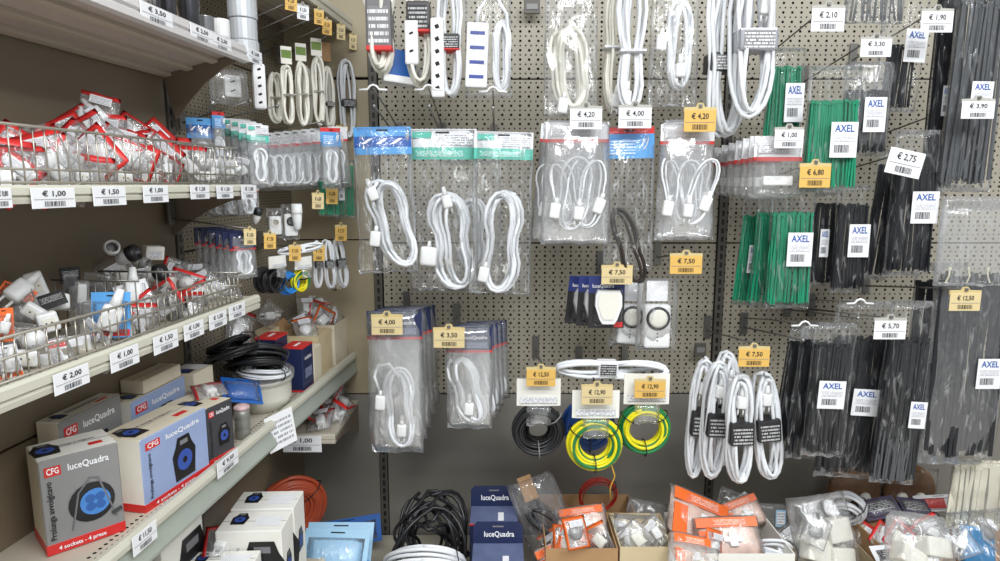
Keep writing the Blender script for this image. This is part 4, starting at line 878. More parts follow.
for px, py, v in [(6, 165, .12), (4, 150, .08), (18, 152, .1), (24, 170, .14), (38, 146, .07), (58, 150, .12), (56, 172, .15), (66, 136, .07), (70, 160, .14), (80, 146, .1), (80, 172, .13), (92, 140, .1), (97, 155, .14), (108, 134, .08), (114, 150, .13), (112, 172, .13),
                  (124, 146, .1), (130, 160, .14), (141, 150, .1), (146, 166, .14), (158, 156, .1), (152, 140, .07), (166, 168, .13), (174, 158, .09), (140, 176, .12), (92, 178, .14), (30, 178, .13), (8, 178, .13), (63, 180, .1)]:
    put_pouch(px, py, v, 0.80 + 0.25 * rnd(k).random(), k, 'red-edged clear pouch with a white plug, loose in the upper basket', GP, content=('plug', 'block', 'disc', 'plug')[k % 4]); k += 1
for i, (px, py) in enumerate([(206, 160), (213, 172), (222, 162), (229, 172), (236, 163), (244, 168)]):
    put_pouch(px, py, 0.10 + 0.04 * (i % 2), 0.8, 240 + i, 'plain clear pouch of white connectors at the corner end of the upper basket', 'plain clear pouches in the upper basket', edge=POUCHF, content=('block', 'plug')[i % 2], rx=0, ry=0.1 * i - 0.2)
def white_block(label, px, py, v, wpx, hpx, seed, group=None, rot=None):
    p = atV(px, py, v); s = mpp(p); q = rnd(seed); t = thing('socket_block', label, 'socket', p, rot or (q.uniform(-.5, .3), q.uniform(-.6, .6), face(p) + q.uniform(-.5, .5)), group)
    w_, h_ = wpx * s, hpx * s; d_ = min(w_, h_) * 0.7
    obj('socket_body', MB().rbox((0, 0, 0), (w_, d_, h_), min(w_, h_) * 0.18, seg=3), WHITE, t, smooth=True); obj('socket_face', MB().rbox((0, -d_ / 2, 0), (w_ * 0.62, d_ * 0.08, h_ * 0.5), 0.002), CREAM, t)
    for x in (-0.13, 0.13): obj('pin_hole', MB().rbox((x * w_, -d_ * 0.55, 0), (w_ * 0.08, 0.001, w_ * 0.08), 0.0004, seg=1), DARK, t)
    return t
for i, (px, py) in enumerate([(84, 177), (104, 169), (125, 178), (150, 178), (205, 176)]):
    white_block('white socket block lying at the bottom of the upper basket', px, py, 0.15, 15, 9, 250 + i, 'white socket blocks in the upper basket', (0, 0.05, face(atV(px, py, .15)) + 0.2))

# ------------------------------------------------------------------ adapters, lamp holders and packs in the lower basket
def lamp_holder(label, px, py, v, ln_px, r_px, rot, m1=WHITE, m2=BLACK, group=None):
    p = atV(px, py, v); s = mpp(p); L_ = ln_px * s; r = r_px * s; t = thing('lamp_holder', label, 'lamp holder', p, rot, group)
    obj('shell', MB().lathe([(r * 0.35, -L_ / 2), (r * 0.7, -L_ * 0.42), (r * 0.95, -L_ * 0.1), (r, L_ * 0.12), (r, L_ * 0.3)], 14), m1, t, smooth=True)
    obj('skirt', MB().lathe([(r * 1.08, L_ * 0.12), (r * 1.1, L_ * 0.2), (r * 1.02, L_ * 0.5), (r * 0.8, L_ * 0.5), (r * 0.78, L_ * 0.3)], 14), m2, t, smooth=True); return t
lamp_holder('white and black lamp holder on top of the lower basket pile', 127, 256, 0.06, 22, 8, (0.4, 1.1, 0.5))
lamp_holder('black-capped white lamp holder at the crest of the lower basket', 111, 249, 0.05, 18, 7, (1.2, 0.3, 0.6), BLACK, WHITE)
lamp_holder('white lamp holder with black skirt beside the red-edged packs', 154, 274, 0.09, 22, 8, (0.3, 1.3, 0.3))
lamp_holder('black lamp holder lying low behind the basket wires', 181, 304, 0.13, 16, 6, (1.4, 0.3, 0.4), WHITE, BLACK)
lamp_holder('pale lamp holder lying behind the black-skirted one', 140, 262, 0.05, 16, 6, (0.4, 1.9, 0.4), CREAM, GREYB)
p = atV(152, 252, 0.05); t = thing('small_carton', 'small white printed box on the lower basket pile', 'box', p - Vector((0, 0, 0.014)), (0.1, 0.1, face(p) + 0.4)); b_ = carton(t, 0.034, 0.022, 0.026, BOXW, BOXW, BOXW); obj('fine_print', MB().quad(-0.012, 0.004, 0.012, 0.018, -0.0118), FINE, b_)
white_block('tall white plug adapter standing at the back of the lower basket', 36, 285, 0.05, 16, 26, 260, rot=(0.1, -0.25, 0.6)); white_block('white cube adapter in the middle of the lower basket', 48, 322, 0.12, 18, 20, 261, rot=(0, -0.2, 0.75))
white_block('white adapter under the tall one', 58, 302, 0.08, 20, 16, 262); white_block('white adapter with black pins lying in the lower basket', 34, 312, 0.10, 20, 13, 263, rot=(0.2, 0.7, 0.5)); white_block('white adapter at the foot of the lower basket wires', 24, 358, 0.14, 24, 16, 264); white_block('small white adapter leaning beside the clear pack', 85, 346, 0.14, 11, 22, 265)
p = atV(33, 340, 0.13); t = thing('night_light', 'round white night light pressed against the lower basket wires', 'night light', p, (1.3, 0, face(p))); s = mpp(p); obj('dome', MB().lathe([(11 * s, -4 * s), (11 * s, 0), (9 * s, 5 * s), (5 * s, 8 * s), (0.0005, 9 * s)], 18), WHITE, t, smooth=True); obj('rim', MB().lathe([(9 * s, -6 * s), (11.6 * s, -6 * s), (11.6 * s, -3 * s), (10 * s, -3 * s)], 18), CREAM, t)
def flat_pack(label, px, py, v, wpx, hpx, front, rot, seed, film=True, content='plug', stripe=None, cat='blister pack', group=None):
    p = atV(px, py, v) if not isinstance(px, Vector) else px; s = mpp(p); w_, h_ = wpx * s, hpx * s; t = thing('blister_pack', label, cat, p, rot, group)
    c = obj('card', MB().rbox((0, 0, 0), (w_, 0.0016, h_), 0.0005, seg=1), front, t)
    obj('euro_slot', MB().rbox((0, -0.001, h_ * 0.42), (w_ * 0.22, 0.0006, h_ * 0.03), 0.0002, seg=1), DARK, c)
    if stripe: obj('printed_band', MB().quad(-w_ * .48, -h_ * .46, w_ * .48, -h_ * .32, -0.0011), stripe, c)
    if content == 'plug': obj('plug', plug_mb(w_ / 0.034).mesh('plug', WHITE, True), None, t, (0, -0.007, -h_ * 0.06), (0, 0.3, 0))
    elif content == 'text': obj('fine_print', MB().quad(-w_ * .4, -h_ * .1, w_ * .4, h_ * .3, -0.0011), FINEK, c)
    elif content == 'band': obj('printed_logo', MB().quad(-w_ * .4, -h_ * .3, w_ * .1, h_ * .3, -0.0011), REDINK, c)
    if film: obj('blister', pillow(w_ * 0.86, h_ * 0.7, 0.024, seed, 5, 7, 0.001), POUCHF, t, (0, -0.002, h_ * 0.3), smooth=True)
    return t
flat_pack('light blue blister card with a white plug at the lower basket front', 111, 315, 0.15, 34, 46, LBLUE, (-0.15, 0.06, face(atV(111, 315, .15)) - 0.1), 270, stripe=RED)
flat_pack('dark printed card among the white adapters', 52, 300, 0.09, 24, 16, BLKBAND, (-0.5, -0.3, 0.6), 271, False, 'text')
flat_pack('dark hanging card at the back of the lower basket', 70, 275, 0.03, 18, 16, BLKBAND, (0, 0, 0.9), 272, False, 'text')
flat_pack('white pack with red stripe lying across the lower basket', 64, 343, 0.15, 32, 11, PAPER, (-0.3, -0.08, 0.6), 273, False, 'band')
flat_pack('orange and white pack at the edge of the lower basket', 4, 325, 0.14, 16, 34, ORANGE, (-0.1, 0.05, 0.7), 274, True)
flat_pack('orange-bottomed white pack low in the lower basket', 8, 362, 0.15, 20, 34, PAPER, (-0.1, -0.1, 0.7), 275, True, stripe=ORANGE)
flat_pack('orange-tipped clear pack at the back of the lower basket', 18, 292, 0.05, 30, 14, ORANGE, (-0.6, 0.5, 0.5), 276, True)
flat_pack('red and white pack beside the blue blister card', 133, 293, 0.11, 30, 22, PAPER, (-0.3, -0.25, 0.6), 277, True, stripe=RED)
for i, (px, py) in enumerate([(70, 292), (76, 305), (82, 300), (86, 318)]):
    p = atV(px, py, 0.06 + 0.02 * i); t = thing('clear_tube_pack', 'clear upright tube pack behind the blue blister card', 'tube pack', p, (0.05, 0.1, 0.6), 'clear tube packs in the lower basket'); obj('tube_wall', MB().rbox((0, 0, 0), (0.018, 0.016, 0.060), 0.004), FILM2, t); obj('holder', MB().rbox((0, 0, 0.01), (0.012, 0.010, 0.030), 0.003), (BLACK, GREYB, WHITE, DSTEEL)[i], t)
k = 280
for px, py, v, e, ct in [(168, 282, .08, 0, 'block'), (176, 270, .05, 0, 'plug'), (186, 284, .1, 0, 'disc'), (165, 298, .13, 0, 'plug'), (150, 308, .14, 0, 'disc'), (140, 322, .15, 0, 'disc'), (128, 332, .15, 0, 'plug'), (196, 276, .07, 1, 'plug'), (204, 284, .1, 1, 'block'), (212, 292, .12, 1, 'plug'), (200, 298, .13, 0, 'plug'), (188, 308, .14, 0, 'block'), (218, 282, .08, 1, 'block'), (172, 314, .15, 1, 'block'), (142, 280, .06, 1, 'block'), (120, 275, .04, 1, 'plug'), (98, 288, .06, 1, 'block'), (226, 288, .12, 1, 'plug'), (100, 352, .15, 1, 'plug'), (14, 340, .1, 1, 'disc'), (48, 360, .15, 1, 'plug'), (90, 330, .12, 1, 'disc'), (20, 315, .06, 1, 'disc')]:
    put_pouch(px, py, v, 0.72 + 0.2 * rnd(k).random(), k, 'red-edged pouch heaped in the lower basket' if e == 0 else 'plain clear pouch heaped in the lower basket', 'red-edged pouches in the lower basket' if e == 0 else 'clear pouches in the lower basket', RED if e == 0 else POUCHF, ct, cm=(WHITE, CREAM, GREYB)[k % 3]); k += 1

# ------------------------------------------------------------------ cable reel boxes on the long shelf
Z4 = 0.953
def rbx(label, corner, rz, w_, d_, h_, scheme, right=False, z=Z4, tilt=(0, 0), picture=0, text=True):
    """corner: front bottom left (or right) corner on the shelf"""
    cx = Vector((math.cos(rz), math.sin(rz), 0)); cy = Vector((-math.sin(rz), math.cos(rz), 0))
    c = Vector((corner[0], corner[1], 0)) + cx * (w_ / 2 * (-1 if right else 1)) + cy * d_ / 2
    f, tp, sd = {'grey': (GREYB, BOXW, BOXC), 'blue': (PALEB, BOXC, BOXW), 'dark': (DKB, BOXC, DKB), 'white': (BOXW, BOXW, BOXW), 'tan': (BOXC, BOXC, BOXC)}[scheme]
    t = thing('cable_reel_box', label, 'box', (c.x, c.y, z), (tilt[0], tilt[1], rz)); b_ = carton(t, w_, d_, h_, f, tp, sd)
    y = -d_ / 2 - 0.0006
    if scheme in ('grey', 'blue', 'dark'):
        obj('red_foot_band', MB().rbox((0, 0, h_ * 0.055), (w_ + 0.001, d_ + 0.001, h_ * 0.11), 0.0004, seg=1), RED, b_)
        lg = obj('red_logo', MB().rbox((-w_ * 0.34, y, h_ * 0.87), (w_ * 0.20, 0.0006, h_ * 0.10), 0.0002, seg=1), REDINK, b_)
        lettering(lg, 'CFG', h_ * 0.09, WHITEINK, -w_ * 0.34, h_ * 0.87, y - 0.0006, fit=w_ * 0.15)
        lettering(b_, 'luceQuadra', h_ * 0.10, WHITEINK, w_ * 0.10, h_ * 0.87, y - 0.0006, fit=w_ * 0.52)
        lettering(b_, 'Prolunga avvolgicavo', h_ * 0.075, INK, -w_ * 0.40, h_ * 0.46, y - 0.0006, (0, -math.pi / 2, 0), fit=h_ * 0.62)
        lettering(b_, '4 sockets - 4 prese', h_ * 0.06, WHITEINK, -w_ * 0.06, h_ * 0.055, y - 0.0012, fit=w_ * 0.6)
        reel_print(b_, w_ * 0.10, h_ * 0.44, min(w_, h_) * (0.30 if picture == 0 else 0.26), y, picture)
        # print on the lid
        tr = (-math.pi / 2, 0, 0)
        obj('lid_logo', MB().rbox((w_ * 0.26, -d_ * 0.22, h_ + 0.0004), (w_ * 0.18, d_ * 0.14, 0.0006), 0.0002, seg=1), REDINK, b_)
        lettering(b_, 'Prolunga avvolgicavo', h_ * 0.07, GREYINK, w_ * 0.05, 0, h_ + 0.0008, tr, fit=w_ * 0.5).location = (w_ * 0.05, d_ * 0.08, h_ + 0.0010)
        reel_print(b_, 0, 0, min(w_, d_) * 0.26, 0, 1, tr, (-w_ * 0.34, 0, h_ + 0.0006))
    if scheme == 'white':
        reel_print(b_, 0, 0, min(w_, d_) * 0.24, 0, 1, (-math.pi / 2, 0, 0), (-w_ * 0.24, d_ * 0.1, h_ + 0.0006))
        obj('fine_print', MB().add([(w_ * 0.02, -d_ * 0.25, h_ + 0.0008), (w_ * 0.42, -d_ * 0.25, h_ + 0.0008), (w_ * 0.42, d_ * 0.25, h_ + 0.0008), (w_ * 0.02, d_ * 0.25, h_ + 0.0008)], [(0, 1, 2, 3)]), FINE, b_)
        reel_print(b_, w_ * 0.2, h_ * 0.5, h_ * 0.3, y, 1)
        reel_print(b_, 0, 0, min(h_, d_) * 0.26, 0, 1, (0, 0, math.pi / 2), (w_ / 2 + 0.0006, 0, h_ * 0.5))
    obj('lid_seam', MB().rbox((0, 0.0, h_ + 0.0002), (w_ * 0.98, 0.0012, 0.0006), 0.0002, seg=1), GREYINK, b_)
    return t
rd = math.radians
rbx('grey-fronted reel box with the large blue socket reel, foremost on the long shelf', (-0.598, 0.952), rd(46), 0.104, 0.082, 0.148, 'grey', True)
rbx('pale blue fronted reel box standing second on the long shelf', (-0.594, 1.004), rd(78), 0.166, 0.085, 0.128, 'blue', picture=1)
rbx('charcoal-fronted reel box beside the grey can', (-0.566, 1.182), rd(72), 0.070, 0.100, 0.118, 'dark', picture=1)
rbx('plain tan reel box with an open lid flap behind the foremost box', LP(0.90, 0.043, 0)[:2], RZL, 0.145, 0.040, 0.172, 'grey', picture=1)
rbx('blue-fronted reel box half hidden behind the second box', LP(1.058, 0.052, 0)[:2], RZL, 0.17, 0.050, 0.150, 'blue', picture=1)
rbx('dark-lidded flat reel box lying on the back row', LP(1.10, 0.05, 0)[:2], RZL, 0.12, 0.048, 0.026, 'tan', z=Z4 + 0.152)
c0 = LP(1.238, 0.066, 0); t = rbx('tan reel box with white printed top at the end of the back row', c0[:2], RZL, 0.075, 0.064, 0.150, 'tan')
reel_print(t.children[0], 0, 0, 0.016, 0, 1, (-math.pi / 2, 0, 0), (-0.02, 0.0, 0.1508)); obj('fine_print', MB().add([(-0.002, -0.025, 0.1508), (0.034, -0.025, 0.1508), (0.034, 0.028, 0.1508), (-0.002, 0.028, 0.1508)], [(0, 1, 2, 3)]), FINE, t.children[0])
p = atZ(205, 396, 1.074); pouch('red-edged pouch lying on the charcoal reel box', p + Vector((0.0, 0.02, 0.006)), (-1.45, 0.0, 0.6), 1.0, 301)
# grey can
p = atZ(246, 438, Z4); t = thing('grey_can', 'small grey can with a patterned lid behind the shelf rail', 'can', p + LV * -0.006); r = 0.0160
obj('can_body', MB().lathe([(r * 0.94, 0), (r, 0.003), (r, 0.02), (r * 0.95, 0.022), (r, 0.024), (r, 0.042), (r * 0.95, 0.044), (r, 0.046), (r, 0.066)], 18), mat('grey_can_paint', (126, 126, 118), 0.35, 0.2), t, smooth=True); obj('can_lid', MB().lathe([(r * 1.04, 0.066), (r * 1.04, 0.072), (r * 0.6, 0.076), (0.0005, 0.077)], 18), mat('can_lid_print', (200, 170, 170), 0.4, vary=0.5, scale=120), t, smooth=True)
# tub with cables
p = LP(1.468, 0.105, Z4); t = thing('plastic_tub', 'translucent white tub overflowing with cables on the long shelf', 'tub', p); r = 0.066
obj('tub_wall', MB().lathe([(r * 0.85, 0.0), (r * 0.88, 0.0), (r * 0.98, 0.03), (r, 0.066), (r * 1.05, 0.070), (r * 1.05, 0.075), (r * 0.96, 0.075), (r * 0.93, 0.04), (r * 0.82, 0.004)], 28), TUBM, t, smooth=True)
obj('bag_liner', MB().lathe([(r * 0.98, 0.06), (r * 1.10, 0.072), (r * 1.12, 0.09), (r * 1.0, 0.098), (r * 0.92, 0.085)], 24), FILM2, t, smooth=True)
wire_coil('tangled black cable coil heaped on the white tub', LP(1.452, 0.095, Z4 + 0.128), 0.086, [BLKW, BLKW], 310, 30, 0.45, (1.15, 0.15, 0.6), 2, rw=0.0032, name='cable_coil', cat='cable coil', squash=0.9)
wire_coil('thin white cable coil under the tangled black one', LP(1.455, 0.115, Z4 + 0.094), 0.070, [CORD], 311, 10, 0.3, (1.5, 0.1, 0.2), 1, rw=0.0028, name='cable_coil', cat='cable coil', squash=0.7)
wire_coil('second black cable coil slumped behind the reel boxes', LP(1.365, 0.078, Z4 + 0.172), 0.070, [BLKW], 312, 22, 0.45, (1.2, -0.1, 0.9), 1, rw=0.003, name='cable_coil', cat='cable coil', squash=0.9)
p = LP(1.36, 0.105, Z4 + 0.075); flat_pack('bright blue pack wedged between the reel boxes and the tub', p, 0, 0.1, 40, 30, DBLUE, (-0.9, 0.3, 0.7), 313, True, None)
# cartons further along the long shelf
def qbox(label, corner_px, rz, w_, d_, h_, mats, z=Z4, flaps=0, name='carton', text=None, logo=False, cat='box', back=0.0):
    p = atZ(corner_px[0], corner_px[1], z) if isinstance(corner_px, tuple) else corner_px
    cx = Vector((math.cos(rz), math.sin(rz), 0)); cy = Vector((-math.sin(rz), math.cos(rz), 0)); c = p + cx * w_ / 2 + cy * (d_ / 2 + back)
    t = thing(name, label, cat, (c.x, c.y, z), rz)
    if flaps:                                                   # open carton: four walls, a floor and flaps
        th = 0.003; m = mats[0]
        obj('bottom', MB().box((0, 0, th / 2 + 0.0005), (w_ - 0.002, d_ - 0.002, th)), m, t)
        for s_ in (-1, 1):
            obj('wall', MB().box((0, s_ * (d_ / 2 - th / 2), h_ / 2), (w_, th, h_)), m, t); obj('wall', MB().box((s_ * (w_ / 2 - th / 2), 0, h_ / 2), (th, d_ - 2 * th, h_)), m, t)
        if flaps > 1:
            obj('flap', MB().box((0, d_ * 0.16, 0), (w_ * 0.96, d_ * 0.32, 0.002)), mats[1], t, (0, d_ / 2, h_), (0.9, 0, 0)); obj('flap', MB().box((w_ * 0.14, 0, 0), (w_ * 0.28, d_ * 0.95, 0.002)), mats[1], t, (w_ / 2, 0, h_), (0, 0.5, 0))
    else:
        b_ = carton(t, w_, d_, h_, *mats); y = -d_ / 2 - 0.0007
        if logo:
            lettering(b_, 'luceQuadra', h_ * 0.12, WHITEINK, 0, h_ * 0.74, y, fit=w_ * 0.62); obj('fine_print', MB().quad(-w_ * .35, h_ * .30, w_ * .35, h_ * .52, y + 0.0002), FINEN, b_); obj('red_edge', MB().rbox((0, 0, h_ * 0.985), (w_ + 0.001, d_ + 0.001, h_ * 0.035), 0.0003, seg=1), REDINK, b_); obj('red_edge', MB().rbox((0, 0, h_ * 0.03), (w_ + 0.001, d_ + 0.001, h_ * 0.04), 0.0003, seg=1), REDINK, b_)
            obj('printed_tube', MB().rbox((0, 0.0, h_ + 0.0005), (w_ * 0.5, d_ * 0.14, 0.0006), 0.0002, seg=1), WHITEINK, b_)
    return t
NV = (NAVY, DKB, NAVY)
def lbox(label, u, v_front, w_, d_, h_, mats, **k): return qbox(label, LP(u, v_front, Z4), RZL + k.pop('turn', 0), w_, d_, h_, mats, **k)
lbox('tall navy printed carton standing at the long shelf rail', 1.575, 0.162, 0.070, 0.056, 0.122, NV, logo=True)
lbox('navy printed carton behind the tall navy one', 1.560, 0.098, 0.072, 0.055, 0.150, NV, logo=True)
lbox('plain cream carton beside the tall navy one', 1.655, 0.160, 0.055, 0.10, 0.100, (BOXC, BOXC, BOXC))
lbox('open brown carton with packs in the corner of the long shelf', 1.715, 0.150, 0.105, 0.12, 0.118, (CARDB2, CARDB), flaps=2)
lbox('cream bin with crumpled packs at the far end of the long shelf', 1.835, 0.155, 0.115, 0.125, 0.125, (BOXC, BOXC), flaps=1)
lbox('brown open carton against the perforated corner panel', 1.64, 0.045, 0.06, 0.042, 0.150, (CARDB2, CARDB), flaps=1)
k = 320
for u, v, z, e, lb in [(1.75, .10, .10, ORANGE, 'orange-edged pouch in the brown corner carton'), (1.78, .08, .105, POUCHF, 'clear pouch in the brown corner carton'), (1.87, .11, .105, ORANGE, 'orange-edged pouch in the cream bin'), (1.90, .08, .12, RED, 'red-edged pouch in the cream bin'), (1.93, .12, .11, ORANGE, 'orange and white pouch at the far end of the cream bin'), (1.89, .05, .135, POUCHF, 'clear pouch heaped at the back of the cream bin'), (1.94, .07, .15, POUCHF, 'crumpled clear pouch topping the cream bin'), (1.96, .10, .13, POUCHF, 'crumpled clear pouch at the end of the cream bin'), (1.50, .03, .155, POUCHF, 'grey pouch behind the tangled black cable'), (1.54, .02, .16, RED, 'red-edged pouch behind the navy cartons'), (1.70, .02, .15, POUCHF, 'clear pouch standing behind the brown corner carton')]:
    p = LP(u, v, Z4 + z + 0.032); pouch(lb, p, (-0.9 + 0.5 * rnd(k).random(), rnd(k).uniform(-0.8, 0.8), face(p) + 0.3), 1.0, k, None, e, ('plug', 'block', 'disc')[k % 3]); k += 1

# ------------------------------------------------------------------ red pouches on the small corner shelf
for i, (x, y, z) in enumerate([(-0.515, 1.76, .022), (-0.50, 1.84, .025), (-0.49, 1.91, .03), (-0.56, 1.80, .02), (-0.545, 1.88, .03), (-0.52, 1.93, .05), (-0.60, 1.86, .03), (-0.50, 1.87, .055), (-0.485, 1.80, .018)]):
    pouch('red and white pouch lying flat in the small corner shelf', Vector((x, y, 0.808 + z)), (-1.2 + 0.1 * i, 0.2 * (i % 3) - 0.2, 0.7 * i), 1.15, 340 + i, 'red pouches on the corner shelf', RED, ('plug', 'block')[i % 2])

# ------------------------------------------------------------------ corner bay: perforated panel with hooks, seen at a slant
def vface(box, v, turn=0.35): return face(atV((box[0] + box[2]) / 2, box[1], v)) + turn
def corner_hook(px, py, v, ln, tilt, label, group=None): return hook(label, atV(px, py, v), LV, ln, tilt, False, DSTEEL, 0.02, group, 0.0017)
def mini_tag(px, py, v, wpx, hpx, color, text, label, group=None):
    p = atV(px, py, v); s = mpp(p); return price_tag(label, p, (0, 0.05, face(p) + 0.35), wpx * s * 1.1, hpx * s, text, color, True, group)
for i, (px, py, co, wd) in enumerate([(291, 4, 'yellow', 11), (303, 13, 'white', 11), (319, 18, 'yellow', 9), (327, 28, 'yellow', 9), (341, 33, 'beige', 8), (353, 43, 'beige', 7)]):
    corner_hook(px, py - 3, 0.205, 0.19, 0.38, 'slim hook under the high corner shelf', 'hooks under the high corner shelf')
    mini_tag(px, py, 0.209, wd, 13, co, '€ 2,50', ('yellow', 'white', 'second yellow', 'third yellow', 'pale', 'last pale')[i] + ' price tag on the hooks under the high corner shelf')
for px, py, v, ln, ti, lb in [(250, 101, 0.17, 0.16, 0.28, 'long hook above the teal-headed bags in the corner'), (277, 106, 0.18, 0.16, 0.2, 'second long hook above the corner bags'), (322, 122, 0.20, 0.19, 0.14, 'hook carrying the corner row of red-lined white bags'), (252, 229, 0.19, 0.18, -0.12, 'hook carrying the corner row of small navy-headed bags'), (300, 250, 0.18, 0.17, -0.05, 'hook carrying the corner wire coils'), (319, 248, 0.18, 0.17, -0.05, 'hook carrying the corner black-sleeved hanks'), (345, 214, 0.16, 0.15, 0.0, 'hook over the long ties in the corner')]:
    corner_hook(px, py, v, ln, ti, lb)
# white hanks and strips hanging high in the corner
def cbundle(label, box, v, seed, olive=False, band=None, group=None, cm=CREAM, turn=0.3, n=7):
    b0 = box; rot = (0, 0, vface(box, v, turn)); t = bundle(label, b0, ('v', v), seed, n, band or (0.5, 0.02), BLKBAND if band else cm, FINEK, cm, 0.0036, rot, group, None, pinch=0.2, dep=0.018)
    if olive:
        s = mpp(t.location); w_ = 11 * s; h_ = 17 * s
        c = obj('hang_card', MB().rbox((0, 0, h_ * 0.5), (w_, 0.002, h_), 0.003), CREAM, t); obj('olive_label', MB().rbox((0, -0.0014, h_ * 0.56), (w_ * 0.9, 0.001, h_ * 0.45), 0.0004, seg=1), OLIVE, c)
    return t
cbundle('cream cord hank with an olive hang card, first in the corner', (279, 64, 294, 124), 0.15, 401, True)
cbundle('cream cord hank with an olive hang card, second in the corner', (294, 61, 308, 126), 0.16, 402, True)
cbundle('cream cord hank with an olive hang card, nearest the upright', (309, 56, 324, 125), 0.17, 403, True)
cbundle('edge-on cream cord hank between the olive-carded ones', (302, 66, 311, 124), 0.13, 404)
cbundle('plain cream hank behind the socket strip in the corner', (266, 72, 282, 122), 0.10, 405)
cbundle('grey-white hank with a small dark clip in the corner', (321, 66, 334, 128), 0.17, 406, band=(0.6, 0.08))
cbundle('white cord hank with dark sleeve hanging alone by the upright', (336, 58, 357, 138), 0.19, 407, band=(0.55, 0.10), cm=CORD, n=6)
t = thing('power_strip_bag', 'slim white socket strip hanging at the shelf end in the corner', 'power strip', atV(258, 64, 0.15), (0, 0, vface((251, 64, 265, 108), 0.15, 0.1))); s = mpp(t.location); power_strip(t, 0, -22 * s, 12 * s, 44 * s, 5, DARK, 0)
t = thing('power_strip_bag', 'short socket strip in a clear bag behind the topmost shelf bracket', 'power strip', atV(228, 70, 0.06), (0, 0, 0.5)); s = mpp(t.location); power_strip(t, 3 * s, -16 * s, 16 * s, 22 * s, 2, DARK, 0); obj('film', pillow(36 * s, 34 * s, 0.03, 409, 6, 8), FILM2, t, smooth=True)
p = atV(325, 52, 0.14); flat_pack('small brown card hanging among the corner hanks', p, 0, 0.14, 11, 18, CARDB, (0, 0, face(p) + 0.3), 410, False, None)
# headed bags in the corner
def cbag(label, box, v, head, hh, seed, group=None, turn=0.3, rich=True, film=FILMW, cm=CORD, taper=0.0):
    pos, w_, h_ = pbox(*box, ('v', v)); t = thing('corner_cord_bag', label, 'cable bag', pos, (0, 0, vface(box, v, turn)), group); header(t, head, w_, hh * mpp(pos)); obj('film', pillow(w_, h_, 0.015, seed, 7, 10, 0.002, taper), film, t, smooth=True)
    if rich: obj('cord', loops(4, w_ * 0.74, h_ * 0.55, 0.0030, seed, 0.4, 0.01), cm, t, (0, -0.002, -h_ * 0.64), smooth=True)
    return t
cbag('blue-headed bag in the corner behind the upper basket', (187, 118, 212, 182), 0.08, 'blue', 20, 411, turn=0.1)
cbag('slim light blue headed bag in the corner behind the upper basket', (211, 112, 224, 178), 0.11, 'bluered', 16, 412, turn=0.5)
for k in range(4): cbag('teal-headed bag in the corner row behind the upper basket', (222 + k * 8, 119 + k * 2, 250 + k * 6, 190 - k), 0.08 + k * 0.03, 'teal', 17, 413 + k, 'teal-headed bags in the corner', 0.35)
for k in range(9): cbag('red-lined white bag in the long corner row', (256 + k * 9, 134 - k * 0.9, 280 + k * 8.4, 190 - k * 0.4), 0.06 + k * 0.017, 'whitered', 14, 420 + k, 'red-lined white bags in the corner row', 0.45 - 0.02 * k, film=FILMV, taper=0.35)
cbag('pale bag with a light blue square nearest the upright in the corner row', (320, 128, 340, 188), 0.22, 'bluered', 18, 430, turn=0.3)
for k in range(6): cbag('small navy-headed bag in the corner row behind the lower basket', (194 + k * 7, 227 + k * 1.2, 220 + k * 7, 284 - k), 0.07 + k * 0.02, 'navy', 17, 440 + k, 'small navy-headed bags in the corner row', 0.4)
for k in range(3): cbag('clear bag of white fittings under the upper basket shelf', (206 + k * 15, 186, 232 + k * 13, 216), 0.08 + k * 0.03, 'whitered', 6, 450 + k, 'fittings bags under the upper basket shelf', 0.3)
for px, py, co, tx, lb in [(250, 238, 'beige', '€ 3,50', 'beige price tag on the corner row of small navy-headed bags'), (270, 242, 'yellow', '€ 7,50', 'yellow price tag beside the small navy-headed bags in the corner'), (295, 254, 'yellow', '€ 9,50', 'yellow price tag over the corner wire coils'), (319, 254, 'yellow', '€ 7,50', 'yellow price tag over the corner black-sleeved hanks'), (318, 202, 'beige', '€ 6,80', 'beige price tag on the corner green ties'), (332, 197, 'yellow', '€ 6,80', 'yellow price tag on the corner green ties'), (342, 135, 'yellow', '€ 4,20', 'yellow price tag under the lone white hank in the corner'), (341, 234, 'yellow', '€ 5,70', 'orange-yellow price tag over the long corner ties')]:
    mini_tag(px, py, {250: 0.193, 270: 0.19, 295: 0.184, 319: 0.184}.get(px, 0.20), 11, 14, co, tx, lb)
# timers and connectors in the corner
for box, v, lb in [((266, 208, 282, 238), 0.13, 'white adapter in a clear bag in the corner'), ((281, 204, 298, 240), 0.15, 'white dial timer with black ring in the corner')]:
    pos, w_, h_ = pbox(*box, ('v', v)); t = thing('timer_bag', lb, 'timer pack', pos, (0, 0, vface(box, v, 0.2))); obj('film', pillow(w_, h_, 0.022, 460, 6, 8), FILM, t, smooth=True); b_ = obj('timer_body', MB().rbox((0, 0, 0), (w_ * 0.75, 0.016, h_ * 0.62), 0.004, seg=3), WHITE, t, (0, 0, -h_ * 0.58), smooth=True)
    M_ = Matrix.Translation((0, -0.008, h_ * 0.1)) @ Matrix.Rotation(math.pi / 2, 4, 'X'); rr = w_ * 0.26; obj('dial_ring', MB().lathe([(rr, 0), (rr, 0.003), (rr * 0.72, 0.003), (rr * 0.72, 0)], 18, M=M_), BLACK if 'dial' in lb else CREAM, b_)
lamp_holder('white lamp holder hanging in the corner beside the timer', 297, 217, 0.17, 26, 5, (0, 0, 0), WHITE, WHITE); lamp_holder('white connector with black collar at the end of the corner hook', 257, 216, 0.17, 16, 4, (0.2, 0.4, 0), WHITE, BLACK)
